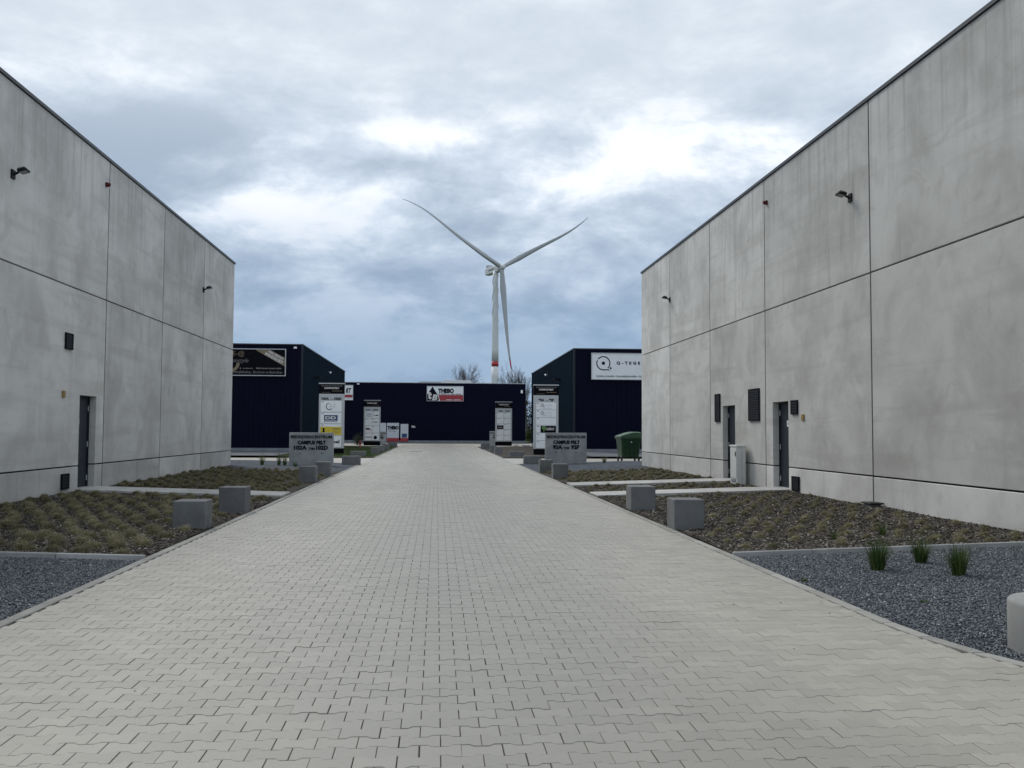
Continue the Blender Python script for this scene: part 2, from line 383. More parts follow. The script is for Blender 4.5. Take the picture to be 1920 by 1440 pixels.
M['black'] = plain('black_board', (0.003, 0.003, 0.006), 0.6, var=0.1, spec=0.08)
M['ink'] = plain('dark_print', (0.004, 0.005, 0.012), 0.7, var=0.05, spec=0.08)
M['inkgrey'] = plain('grey_print', (0.22, 0.23, 0.25), 0.6, var=0.05)
M['inkblue'] = plain('blue_print', (0.03, 0.06, 0.20), 0.6, var=0.05)
M['blue'] = plain('blue_panel', (0.02, 0.05, 0.14), 0.5, var=0.1)
M['gold'] = plain('gold_print', (0.20, 0.155, 0.10), 0.5, var=0.06)
M['printw'] = plain('white_print', (0.62, 0.62, 0.62), 0.5, var=0.03)
M['dimw'] = plain('dim_print', (0.16, 0.16, 0.16), 0.5, var=0.03)
M['signred'] = plain('red_print', (0.33, 0.035, 0.045), 0.5, var=0.05)
M['signyel'] = plain('yellow_print', (0.60, 0.46, 0.03), 0.5, var=0.04)
M['green'] = plain('green_plastic', (0.004, 0.036, 0.014), 0.38, var=0.2, scale=3, spec=0.5)
M['greenlid'] = plain('green_lid', (0.022, 0.075, 0.036), 0.35, var=0.15, scale=4, spec=0.5)
M['leafgreen'] = plain('leaf_print', (0.09, 0.20, 0.05), 0.5, var=0.3, scale=9)
M['rubber'] = plain('black_rubber', (0.012, 0.012, 0.012), 0.7)
M['turbine'] = plain('turbine_white', (0.68, 0.70, 0.71), 0.6, var=0.0, scale=0.2)
M['bladeshaded'] = plain('blade_shaded_white', (0.46, 0.48, 0.50), 0.5, var=0.03, scale=0.2, spec=0.3)  # turbine white darkened in colour to give the blades a backlit look
M['turbinered'] = plain('turbine_red', (0.42, 0.04, 0.045), 0.5, var=0.05)
M['cabinet'] = plain('light_grey_cabinet', (0.58, 0.59, 0.57), 0.5, var=0.05, grime=0.2)
M['plinth'] = plain('plinth_concrete', (0.20, 0.22, 0.25), 0.85, var=0.12, scale=2, grime=0.3)
M['forecourt'] = plain('grey_asphalt', (0.085, 0.092, 0.105), 0.9, var=0.2, scale=1.5, grime=0.2)
M['skylight'] = plain('white_rooflight', (0.93, 0.94, 0.95), 0.5, var=0.01)
M['bark'] = plain('grey_bark', (0.085, 0.075, 0.066), 0.9, var=0.25, scale=2)
M['gravel_sheet'] = ground_mat('slate_gravel_sheet', (0.035, 0.042, 0.055), (0.10, 0.115, 0.14), (0.03, 0.034, 0.042), 3.0, 42)
M['gravel'] = shade_mat('slate_chip', [(0, (0.022, 0.026, 0.033)), (0.45, (0.082, 0.093, 0.110)), (0.8, (0.145, 0.158, 0.175)), (0.985, (0.22, 0.232, 0.248)), (1, (0.55, 0.56, 0.57))], 0.62, spec=0.5)
M['mulch_sheet'] = ground_mat('bark_mulch_sheet', (0.020, 0.017, 0.014), (0.075, 0.064, 0.053), (0.03, 0.026, 0.021), 4.0, 30)
M['mulch'] = shade_mat('bark_chip', [(0, (0.016, 0.013, 0.011)), (0.5, (0.078, 0.067, 0.056)), (0.9, (0.155, 0.137, 0.118)), (1, (0.36, 0.33, 0.29))], 0.85)
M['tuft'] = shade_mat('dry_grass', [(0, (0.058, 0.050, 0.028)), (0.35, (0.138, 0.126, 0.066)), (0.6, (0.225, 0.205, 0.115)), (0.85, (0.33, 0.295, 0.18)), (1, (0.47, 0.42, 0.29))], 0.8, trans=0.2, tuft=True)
M['greengrass'] = shade_mat('green_blades', [(0, (0.022, 0.050, 0.014)), (0.6, (0.05, 0.095, 0.022)), (1, (0.13, 0.15, 0.05))], 0.6, trans=0.25)
M['lawn_sheet'] = ground_mat('rough_grass_sheet', (0.030, 0.042, 0.014), (0.062, 0.075, 0.026), (0.055, 0.048, 0.028), 1.2, 18)
M['leaf'] = shade_mat('evergreen_leaf', [(0, (0.016, 0.026, 0.012)), (0.6, (0.035, 0.045, 0.022)), (1, (0.07, 0.07, 0.04))], 0.7, trans=0.15)
M['brightleaf'] = shade_mat('spring_leaf', [(0, (0.03, 0.06, 0.012)), (1, (0.10, 0.15, 0.03))], 0.7, trans=0.2)

# ------------------------------------------------------------------ ground, road, beds
XL, XR = -3.25, 3.50                                          # paved carriageway between the flush kerbs
WL, WR = -7.70, 8.04                                          # faces of the concrete walls
def xr_edge(y): return XR if y > 7.2 else XR+3.6-math.sqrt(max(0.01, 3.6**2-min(3.5, 7.2-y)**2))
def xl_edge(y): return XL if y > 6.6 else XL-(3.6-math.sqrt(max(0.01, 3.6**2-min(3.5, 6.6-y)**2)))
def bed_z(x):                                                 # the beds climb gently to the walls
    e = (x-XR-0.1) if x > 0 else (XL-0.1-x)
    return 0.012+0.030*min(4.6, max(0.0, e))
def sheet(name, x0, x1, y0, y1, z, mat, nx=1, ny=1, zf=None, kind='structure', label=None):
    mb = MB(); vs = []; fs = []
    for j in range(ny+1):
        for i in range(nx+1):
            x = x0+(x1-x0)*i/nx; y = y0+(y1-y0)*j/ny
            vs.append((x, y, zf(x, y) if zf else z))
    for j in range(ny):
        for i in range(nx):
            a = j*(nx+1)+i; fs.append((a, a+1, a+nx+2, a+nx+1))
    mb.add(vs, fs); o = mb.build(name, mat); o['kind'] = kind
    if label: o['label'] = label
    return o
g = sheet('ground', -2500, 2500, -600, 4400, -0.12, M['lawn_sheet'], label='rough grassy ground reaching the horizon')
st = sheet('street', -60, 60, 41.4, 50.6, -0.016, M['paver_s'], label='pale paved cross street between the concrete and the dark buildings')
st2 = sheet('street', -45, 45, 84.5, 107.4, -0.016, M['paver_s'], label='pale paved yard in front of the far dark building')
st3 = sheet('street', -60, 60, -14, 5.4, -0.020, M['paver_s'], label='paved street the road starts from')

for s_, lab in ((-1, 'dark grey forecourt before the workwear hall'), (1, 'dark grey forecourt before the letter-Q hall')):
    sheet('forecourt', min(s_*8.4, s_*60), max(s_*8.4, s_*60), 50.62, 61.6, 0.100, M['forecourt'], label=lab)
road = thing('road', (0, 0, 0), 'straight road of light grey bone-shaped pavers between flush kerbs', 'road'); del road['category']; road['kind'] = 'structure'
bed = MB(); yy_ = [3.7+0.25*k for k in range(16)]+[92.0]; bed.add([(xl_edge(y)-0.02, y, -0.011) for y in yy_]+[(xr_edge(y)+0.02, y, -0.011) for y in yy_], [(k, len(yy_)+k, len(yy_)+k+1, k+1) for k in range(len(yy_)-1)])
bed.build('sand_bed', M['joint'], road)
PA, PW, PN, PITX, PITY = 0.0969, 0.0808, 0.0556, 0.1975, 0.1395
POLY = np.array([(PA, -PW), (PA, PW), (0.060, PW), (0.036, PN), (-0.036, PN), (-0.060, PW), (-PA, PW), (-PA, -PW), (-0.060, -PW), (-0.036, -PN), (0.036, -PN), (0.060, -PW)])
INS = POLY*np.array([(PA-0.0022)/PA, 1.0]); INS[:, 1] -= np.sign(POLY[:, 1])*0.0020
X0P, Y0P = 0.0310, 4.625
def rows():
    j = int((3.4-Y0P)/PITY)-1
    while Y0P+j*PITY < 90:
        yield j, Y0P+j*PITY; j += 1
cand = []
for j, y in rows():
    xl, xr = xl_edge(y), xr_edge(y); off = X0P+(0.5*PITX if j % 2 else 0.0)
    k0 = int((xl-off)/PITX)-1; k1 = int((xr-off)/PITX)+2
    for k in range(k0, k1):
        x = off+k*PITX+PITX/2
        if x+PA < xl+0.03 or x-PA > xr-0.03: continue
        cand.append((x, y, xl, xr))
def in_view(x, y):
    c = RW.T@np.array([x, y, -EYE]); 
    if c[2] > -0.5: return False
    px, py = 960+F*c[0]/-c[2], 720-F*c[1]/-c[2]
    return 10 < px < 1910 and py < 1425
full = [(q, i) for i, q in enumerate(cand) if q[0]-PA > q[2]+0.003 and q[0]+PA < q[3]-0.003 and in_view(q[0], q[1])]
full.sort(key=lambda a: a[0][1]); singles = set(i for q, i in full[:300])
n12 = 12
def paver_geo(poly_out, poly_in):
    vs = [(x, y, 0.0) for x, y in poly_in]+[(x, y, -0.0022) for x, y in poly_out]+[(x, y, -0.045) for x, y in poly_out]
    fs = [tuple(range(n12))]
    for a in (0, n12): fs += [(a+i, a+n12+i, a+n12+(i+1) % n12, a+(i+1) % n12) for i in range(n12)]
    return vs, fs
pv, pf = paver_geo(POLY, INS)
pme = bpy.data.meshes.new('paver'); pme.from_pydata(pv, [], pf); pme.materials.append(M['paver_o'])
V = []; FA = []; SH = []
for i, (x, y, xl, xr) in enumerate(cand):
    tx, ty, tz = random.gauss(0, 0.0008), random.gauss(0, 0.0006), random.gauss(0, 0.0009)
    rz = random.gauss(0, 0.004)
    if i in singles:
        o = bpy.data.objects.new('paver', pme); COL.objects.link(o); o.parent = road
        o.location = (x+tx, y+ty, tz); o.rotation_euler = (random.gauss(0, 0.003), random.gauss(0, 0.003), rz); continue
    s = random.random()
    lo, hi = xl+0.004-x, xr-0.004-x
    k = len(V)
    if y < 24:
        po, pi = POLY.copy(), INS.copy()
        po[:, 0] = np.clip(po[:, 0]+tx, lo, hi); pi[:, 0] = np.clip(pi[:, 0]+tx, lo+0.0035, hi-0.0035)
        vs, fs = paver_geo(po, pi)
        V += [(x+a, y+ty+b_, c+tz) for a, b_, c in vs]; FA += [tuple(q+k for q in f) for f in fs]; SH += [s]*len(fs)
    else:
        px_ = np.clip(POLY[:, 0]+tx, lo, hi)
        V += [(x+px_[q], y+ty+POLY[q, 1], tz) for q in range(n12)]; FA.append(tuple(range(k, k+n12))); SH.append(s)
me = bpy.data.meshes.new('paver_field'); me.from_pydata(V, [], FA)
a_ = me.attributes.new('shade', 'FLOAT', 'FACE'); a_.data.foreach_set('value', np.array(SH, np.float32)); me.update()
pfo = link('paver_field', me, M['paver_f'], road); pfo['kind'] = 'stuff'
# flush kerb stones along both edges
def kerb_line(side):
    y = 4.2
    edge = xl_edge if side < 0 else xr_edge
    while y < 90:
        L = 1.0 if y > 7.4 else 0.5
        if not (41.4 < y+L/2 < 50.6):
            y1 = y+L-0.008; w = 0.10
            a0, a1 = edge(y)+side*0.003, edge(y1)+side*0.003
            z = 0.006+random.uniform(-0.002, 0.002)
            pts = [(a0, y), (a0+side*w, y), (a1, y1), (a1+side*w, y1)]
            mb = MB(); mb.hexa([(p[0], p[1], -0.2) for p in pts]+[(p[0], p[1], z) for p in pts]); mb.build('kerb_stone', M['kerb'], road, bevel=0.006, seg=1)
        y += L
kerb_line(-1); kerb_line(1)
# manhole-like channel grating in the road
gr = thing('drain_grating', (*at(781, 847, 2, 0)[:2], 0), 'narrow dark drain grating set across the far road', 'drain')
gx, gy = ORG[gr.name][:2]
mb = MB(); mb.box(gx-0.42, gx+0.42, gy-0.35, gy+0.35, -0.01, 0.006); mb.build('frame', M['coping'], gr)
for k in range(6): MB().box(gx-0.38+k*0.13, gx-0.30+k*0.13, gy-0.3, gy+0.3, 0.006, 0.012).build('bar', M['seal'], gr)

YE = 11.25                                                    # edging between gravel and planting
def gz(x, y): return bed_z(x)-0.045
def bedf(x, y): return bed_z(x)+0.010*math.sin(x*3.1+y*1.3)+0.008*math.sin(x*1.7-y*2.3)
for s, e in ((-1, XL-0.10), (1, XR+0.10)):
    far = -30 if s < 0 else 30
    a = 'dense tussock' if s < 0 else 'sparse tussock'
    yn = 5.2
    wall = WL if s < 0 else WR
    sheet('gravel_bed', min(e, far), max(e, far), yn, YE, 0, M['gravel_sheet'], 40, 4, gz, label='slate gravel bed in front of the %s planting' % a)
    sheet('planting_bed', min(e, wall-s*0.0), max(e, wall), YE+0.06, 33.2, 0, M['mulch_sheet'], 14, 70, bedf, label='bark mulch bed with %s planting along the concrete wall' % a)
    sheet('gravel_bed', min(e, s*16), max(e, s*16), 33.2, 41.4, 0, M['gravel_sheet'], 30, 6, lambda x, y: bed_z(x)+0.01*math.sin(y*2), label='grey gravel around the concrete name sign by the %s planting' % a)
    # raised edging stones
    x = abs(e)+0.01
    root = thing('bed_edging', (s*x, YE, 0), 'row of thin concrete edging stones between gravel and %s planting' % a, 'edging')
    while x < abs(wall)+(0 if s > 0 else 0)-0.05:
        x1 = min(x+1.0, abs(wall)-0.02)
        mb = MB(); p0, p1 = s*x, s*(x1-0.007); z0, z1 = bed_z(p0)+0.020, bed_z(p1)+0.020
        c = [(p0, YE, -0.2), (p1, YE, -0.2), (p0, YE+0.05, -0.2), (p1, YE+0.05, -0.2), (p0, YE, z0), (p1, YE, z1), (p0, YE+0.05, z0), (p1, YE+0.05, z1)]
        mb.hexa(c); mb.build('edging_stone', M['edging'], root, bevel=0.008, seg=1); x = x1
    for (ya, yb) in ((50.6, 84.5),):
        if s < 0: sheet('grass_verge', s*60, e, ya, yb, 0, M['lawn_sheet'], 8, 8, lambda x, y: 0.02+0.012*min(5, abs(x)-3.3), label='rough green grass verge beyond the cross street')
        else: sheet('planting_bed', e, s*60, ya, yb, 0, M['mulch_sheet'], 8, 8, lambda x, y: 0.02+0.012*min(5, abs(x)-3.5), label='bare mulch bed beyond the cross street')
# door paths
def slab_path(s, ya, yb, label):
    e = (XL-0.11) if s < 0 else (XR+0.11); wall = WL if s < 0 else WR
    root = thing('path', (e, (ya+yb)/2, 0), label, 'path'); del root['category']; root['kind'] = 'structure'
    n = 4; L = (abs(wall)+0.24-abs(e))/n
    for i in range(n):
        p0 = e+s*i*L; p1 = e+s*((i+1)*L-0.008); z0, z1 = bed_z(p0)+0.045, bed_z(p1)+0.045
        c = [(p0, ya, -0.1), (p1, ya, -0.1), (p0, yb, -0.1), (p1, yb, -0.1), (p0, ya, z0), (p1, ya, z1), (p0, yb, z0), (p1, yb, z1)]
        MB().hexa(c).build('path_slab', M['palestone'], root, bevel=0.008, seg=1)
slab_path(-1, 20.85, 22.1, 'pale concrete slab path to the single door')
slab_path(1, 20.9, 22.05, 'pale concrete slab path to the door beside two small vents')
slab_path(1, 24.75, 26.0, 'pale concrete slab path to the door beside the utility cabinet')

def scatter(name, mat, x0, x1, y0, y1, n, zf, size, flat, label, cat, keep=None, dens_pow=1.0):
    """loose chips lying on a bed: flattened, turned four- or six-cornered pieces"""
    u = rng.random(n)**dens_pow
    x = x0+(x1-x0)*rng.random(n); y = y0+(y1-y0)*u
    if keep is not None:
        k = np.array([keep(a, b_) for a, b_ in zip(x, y)]); x, y = x[k], y[k]; n = len(x)
    z = np.array([zf(a, b_) for a, b_ in zip(x, y)])
    base = np.array([(1, 0, 0), (-0.5, 0.8, 0.1), (-0.6, -0.7, -0.1), (0.2, 0.1, 1), (0.1, -0.2, -1), (0.5, 0.6, 0.2)])
    fs = np.array([(0, 5, 3), (5, 1, 3), (1, 2, 3), (2, 0, 3), (5, 0, 4), (1, 5, 4), (2, 1, 4), (0, 2, 4)])
    sc = size*(0.5+0.9*rng.random((n, 1)))*np.stack([np.ones(n), 0.35+0.5*rng.random(n), flat*(0.6+0.8*rng.random(n))], 1)
    p = base[None]*sc[:, None, :]*(1+0.25*rng.standard_normal((n, 6, 1)))
    ang = rng.random(n)*2*math.pi; tlt = rng.standard_normal(n)*0.38; ca, sa, ct, st_ = np.cos(ang), np.sin(ang), np.cos(tlt), np.sin(tlt)
    q = p.copy(); q[:, :, 0] = p[:, :, 0]*ct[:, None]-p[:, :, 2]*st_[:, None]; q[:, :, 2] = p[:, :, 0]*st_[:, None]+p[:, :, 2]*ct[:, None]
    w = q.copy(); w[:, :, 0] = q[:, :, 0]*ca[:, None]-q[:, :, 1]*sa[:, None]; w[:, :, 1] = q[:, :, 0]*sa[:, None]+q[:, :, 1]*ca[:, None]
    w[:, :, 0] += x[:, None]; w[:, :, 1] += y[:, None]; w[:, :, 2] += (z+0.3*size*flat+0.004)[:, None]
    faces = (fs[None]+(np.arange(n)*6)[:, None, None]).reshape(-1, 3)
    o = np_mesh(name, w.reshape(-1, 3), faces, mat, np.repeat(rng.random(n), 8))
    return tag(o, label, cat, kind='stuff')
scatter('gravel', M['gravel'], XR+0.12, 8.6, 5.3, YE, 90000, gz, 0.0145, 0.45, 'loose blue grey slate chips in front of the sparse tussock planting', 'gravel', keep=lambda x, y: x > xr_edge(y)+0.12)
scatter('gravel', M['gravel'], -7.6, XL-0.12, 6.4, YE, 66000, gz, 0.0145, 0.45, 'loose blue grey slate chips in front of the dense tussock planting', 'gravel')
scatter('bark_mulch', M['mulch'], XR+0.12, WR-0.03, YE+0.07, 24.7, 26000, bedf, 0.030, 0.30, 'loose brown bark chips under the sparse tussocks', 'mulch', keep=lambda x, y: not (20.9 < y < 22.05), dens_pow=1.4)
scatter('bark_mulch', M['mulch'], WL+0.03, XL-0.12, YE+0.07, 20.8, 18000, bedf, 0.030, 0.30, 'loose brown bark chips under the dense tussocks', 'mulch', dens_pow=1.4)

scatter('leaf_litter', M['mulch'], XL+0.05, XR-0.05, 4.6, 30, 420, lambda x, y: 0.001, 0.011, 0.18, 'tiny dark bits of leaf and bark strewn over the pavers', 'litter', keep=lambda x, y: min(x-XL, XR-x) < 0.35+1.8*rng.random()**4)
# ------------------------------------------------------------------ planting
def tuft_mesh(name, n, h, rad, droop, wid, mat, seed, upright=0.25):
    r = np.random.default_rng(seed); V = []; Fs = []; S = []
    for i in range(n):
        a = r.random()*2*math.pi; b0 = rad*0.28*math.sqrt(r.random()); L = h*(0.6+0.6*r.random()); reach = rad*(upright+(1-upright)*r.random())
        a2 = a+r.normal()*0.35; w = wid*(0.7+0.6*r.random())
        ca, sa = math.cos(a2), math.sin(a2); bx, by = b0*math.cos(a), b0*math.sin(a)
        pts = []
        for t in (0, 0.4, 0.75, 1.0):
            d = reach*t**1.3; z = L*(t*(1+droop)-droop*1.25*t*t)
            pts.append((bx+ca*d, by+sa*d, max(0.0, z), w*(1-0.85*t)))
        k = len(V)
        for x, y, z, ww in pts:
            V += [(x-sa*ww, y+ca*ww, z-0.01), (x+sa*ww, y-ca*ww, z-0.01)]
        Fs += [(k+2*q, k+2*q+1, k+2*q+3, k+2*q+2) for q in range(3)]; s = r.random(); S += [s]*3
    me = bpy.data.meshes.new(name); me.from_pydata(V, [], Fs)
    a = me.attributes.new('shade', 'FLOAT', 'FACE'); a.data.foreach_set('value', np.array(S, np.float32)); me.materials.append(mat); me.update()
    return me
def dome_mesh(name, n, L, mat, seed, flat=0.85, wid=0.0042):
    r = np.random.default_rng(seed); V = []; Fs = []; S = []
    for j in range(4):
        for i in range(8):
            el_ = (j/3.4)*math.pi/2; rr = L*0.80*math.cos(el_)*(1+0.08*r.normal()); a = 2*math.pi*i/8
            V.append((rr*math.cos(a), rr*math.sin(a), L*0.70*math.sin(el_)*flat))
    Fs += [(j*8+i, j*8+(i+1) % 8, j*8+8+(i+1) % 8, j*8+8+i) for j in range(3) for i in range(8)]; S += list(0.1+r.random(24)*0.25)  # inner dome added to stop light passing; dark faces paint its shade
    for i in range(n):
        a = r.random()*2*math.pi; th = math.acos(1-r.random()*0.97); l = L*(0.84+0.26*r.random()); w = wid*(0.7+0.6*r.random())
        ca, sa = math.cos(a), math.sin(a); b0 = L*0.30*math.sqrt(r.random()); k = len(V)
        for t in (0, 0.45, 0.8, 1.0):
            ang = th*(0.55+0.60*t); x = b0+l*t*math.sin(ang); z = max(0.0, l*t*math.cos(ang)*flat); ww = w*(1-0.8*t)
            V += [(ca*x-sa*ww, sa*x+ca*ww, z), (ca*x+sa*ww, sa*x-ca*ww, z)]
        Fs += [(k+2*q, k+2*q+1, k+2*q+3, k+2*q+2) for q in range(3)]; S += [min(1.0, max(0.0, u_+0.16*r.normal())) for u_ in (0.22, 0.5, 0.86)]  # paints shaded base and toplit tip into each blade, besides straw bleaching
    me = bpy.data.meshes.new(name); me.from_pydata(V, [], Fs)
    a = me.attributes.new('shade', 'FLOAT', 'FACE'); a.data.foreach_set('value', np.array(S, np.float32)); me.materials.append(mat); me.update()
    return me
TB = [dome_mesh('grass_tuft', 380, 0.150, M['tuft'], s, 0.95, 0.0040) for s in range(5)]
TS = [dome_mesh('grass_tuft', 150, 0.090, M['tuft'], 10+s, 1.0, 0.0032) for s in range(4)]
spots = []
blocks_xy = []
def clear(x, y, r=0.36):
    return all(abs(x-bx) > r+0.1 or abs(y-by) > r+0.1 for bx, by in blocks_xy)
BL = [  # concrete cubes: pixel of the outer front bottom corner, side, width, height
 ]
def add_tufts(s, y0, y1, sx, sy, meshes, scale, miss, where):
    e, wall = (XL-0.1, WL) if s < 0 else (XR+0.1, WR)
    x = abs(e)+0.32; i = 0
    y = y0
    while y < y1:
        x = abs(e)+0.30+(i % 2)*sx*0.5
        while x < abs(wall)-0.18:
            if random.random() > miss:
                spots.append((s*(x+random.gauss(0, 0.05)), y+random.gauss(0, 0.05), random.choice(meshes), scale*random.uniform(0.85, 1.15), where))
            x += sx
        y += sy; i += 1
WD = 'between the gravel and the single-door path'
add_tufts(-1, YE+0.28, 20.6, 0.385, 0.40, TB, 0.80, 0.05, 'dense')
add_tufts(-1, 22.4, 33.0, 0.40, 0.42, TB, 0.84, 0.05, 'dense')
add_tufts(1, YE+0.35, 20.7, 0.40, 0.40, TS, 1.0, 0.22, 'sparse')
add_tufts(1, 22.3, 24.5, 0.40, 0.40, TS, 1.1, 0.10, 'sparse')
add_tufts(1, 26.3, 33.0, 0.42, 0.40, TS, 1.3, 0.06, 'sparse')

# ------------------------------------------------------------------ concrete cubes beside the road
def cube_block(x0, y0, w, h, label, d=None, mat='block', rot=0.0):
    d = d or w; z0 = -0.05
    mb = MB(); mb.box(x0, x0+w, y0, y0+d, z0, h)
    o = mb.build('concrete_block', M[mat], None, bevel=0.014, seg=2); centre_origin(o)
    blocks_xy.append((x0+w/2, y0+d/2)); o.rotation_euler.z = rot
    return tag(o, label, 'concrete block', 'concrete blocks lining the road')
S_ = 0.47; LX = XL-0.13-S_; RX = XR+0.13
cube_block(LX-0.02, 14.25, S_, 0.43, 'grey concrete cube at the road edge of the dense tussocks, nearer the gravel')
cube_block(LX, 17.1, S_, 0.46, 'grey concrete cube at the dense tussocks, before the single-door path')
cube_block(LX, 26.8, S_, 0.46, 'grey concrete cube past the single-door path, first before the 102A concrete sign')
cube_block(LX, 30.4, S_, 0.46, 'grey concrete cube at the road edge, next to the 102A concrete sign')
cube_block(LX-0.12, 40.0, 0.76, 0.38, 'low wide concrete block with bright top, at the street corner by the 102A sign', 0.42)
cube_block(-4.66, 51.6, 0.82, 0.32, 'low long concrete block at the green verge corner beyond the cross street', 0.42)
for y, h in ((56.0, 0.45), (61.3, 0.46), (67.5, 0.47)):
    cube_block(LX-0.02, y, S_, h, 'concrete cube in the row of three along the green grass verge')
cube_block(-4.22, 82.0, 0.80, 0.42, 'wide concrete block at the end of the green verge, before the far totem', 0.42)
cube_block(RX-0.02, 14.1, S_, 0.46, 'grey concrete cube at the road edge of the sparse tussocks, nearer the gravel')
cube_block(RX, 17.4, S_, 0.46, 'grey concrete cube at the sparse tussocks, before the two door paths')
cube_block(RX-0.02, 29.0, S_, 0.46, 'grey concrete cube past the two door paths, first before the 92A concrete sign')
cube_block(RX, 33.0, S_, 0.46, 'grey concrete cube at the road edge, next to the 92A concrete sign')
cube_block(RX+0.18, 41.0, 0.77, 0.38, 'low wide concrete block at the street corner by the 92A sign', 0.4)
cube_block(4.08, 52.6, 0.83, 0.32, 'low long concrete block on the bare mulch bed beyond the cross street', 0.42)
for y in (58.3, 63.8):
    cube_block(RX-0.03, y, S_, 0.46, 'concrete cube in the pair along the bare mulch bed')
cube_block(3.5, 74.5, 0.72, 0.45, 'wide concrete block at the end of the mulch bed, before the far totem', 0.42)
# round bollard at the start of the gravel
bc = (4.42, 6.26)
mb = MB(); mb.lathe((bc[0], bc[1], -0.08), [(0.40, 0), (0.41, 0.06), (0.41, 0.385), (0.405, 0.402), (0.393, 0.413), (0.37, 0.418), (0.1, 0.420)], 40)
o = mb.build('concrete_bollard', M['bollard'], smooth=True); centre_origin(o)
tag(o, 'round pale concrete seat block with softened rim on slate gravel', 'concrete bollard')

# tussocks: the nearest 300 as plants, the rest as one mass
spots = [q for q in spots if clear(q[0], q[1], 0.34)]
spots.sort(key=lambda q: q[1]/(1.25 if q[4] == 'dense' else 1.0))
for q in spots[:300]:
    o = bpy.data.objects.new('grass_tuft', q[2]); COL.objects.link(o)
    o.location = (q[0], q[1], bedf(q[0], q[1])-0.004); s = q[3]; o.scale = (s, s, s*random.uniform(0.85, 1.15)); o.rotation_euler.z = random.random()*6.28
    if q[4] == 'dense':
        lab = 'rounded dry olive grass tussock in the dense rows before the single-door path' if q[1] < 20.8 else 'rounded dry olive grass tussock in the dense rows past the single-door path'
    else: lab = 'small straggly brown grass tuft on bark mulch before the two door paths' if q[1] < 22 else 'small straggly brown grass tuft on the mulch strip between the two door paths' if q[1] < 24.8 else 'small brown grass tuft past the two door paths'
    tag(o, lab, 'grass tuft', 'dense tussocks along the single-door wall' if q[4] == 'dense' else 'sparse tufts along the two-door wall')
VV = []; FF = []; SS = []; kk = 0
cache = {}
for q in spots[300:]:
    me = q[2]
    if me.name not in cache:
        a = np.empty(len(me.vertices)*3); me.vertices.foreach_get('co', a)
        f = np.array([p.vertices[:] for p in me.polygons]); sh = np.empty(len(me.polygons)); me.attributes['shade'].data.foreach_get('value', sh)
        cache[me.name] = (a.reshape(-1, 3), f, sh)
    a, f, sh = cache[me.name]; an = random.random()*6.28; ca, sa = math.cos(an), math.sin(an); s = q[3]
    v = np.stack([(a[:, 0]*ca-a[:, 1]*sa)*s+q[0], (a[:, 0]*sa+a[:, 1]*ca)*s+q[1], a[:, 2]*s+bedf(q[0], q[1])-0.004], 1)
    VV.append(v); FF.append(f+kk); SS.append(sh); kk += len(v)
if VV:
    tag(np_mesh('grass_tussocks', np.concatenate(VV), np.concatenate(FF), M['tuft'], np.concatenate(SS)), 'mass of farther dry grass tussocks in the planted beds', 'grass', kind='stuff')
# green ornamental grass on the gravel
def clump(px, py, h, rad, label, seed, n=150, zf=gz):
    p = at(px, py, 2, 0.0); z = zf(p[0], p[1]); p = at(px, py, 2, z)
    me = tuft_mesh('green_grass_clump', n, h, rad, 0.10, 0.0042, M['greengrass'], seed, upright=0.15)
    o = link('green_grass_clump', me, None); o.location = (p[0], p[1], z-0.005)
    return tag(o, label, 'grass clump', 'green clumps on the slate gravel')
clump(1646, 1070, 0.34, 0.20, 'upright dark green grass clump on gravel, biggest of three near the edging', 50, 300)
clump(1727, 1056, 0.28, 0.18, 'upright green grass clump with straw tips, closest of three to the edging', 51, 240)
clump(1797, 1079, 0.31, 0.18, 'upright green grass clump farthest along the gravel from the road', 52, 260)
for (px, py, h, lab) in ((1508, 1092, 0.06, 'tiny bright weed sprouting at the kerb of the slate gravel'), (1733, 1132, 0.05, 'tiny weed alone in the slate gravel'),
                    (1655, 1004, 0.20, 'green leafy tuft among brown tussocks above the gravel clumps'), (1565, 1012, 0.12, 'low green tuft among the sparse tussocks')):
    clump(px, py, h, 0.10 if h > 0.1 else 0.06, lab, int(px), 60, gz if py > 1030 else bedf)
for (px, py, h, lab) in ((491, 871, 0.42, 'straw coloured grass clump on grey gravel before the dark sign building'), (523, 872, 0.55, 'tall green grass clump beside the 102A concrete sign'), (534, 872, 0.5, 'broad green grass clump touching the 102A concrete sign'),
                    (554, 874, 0.2, 'small weed at the foot of the 102A concrete sign'), (1133, 867, 0.3, 'dark dry grass clump on grey gravel near the green container')):
    clump(px, py, h, 0.22, lab, int(px), 90, lambda x, y: bed_z(x)+0.01*math.sin(y*2))

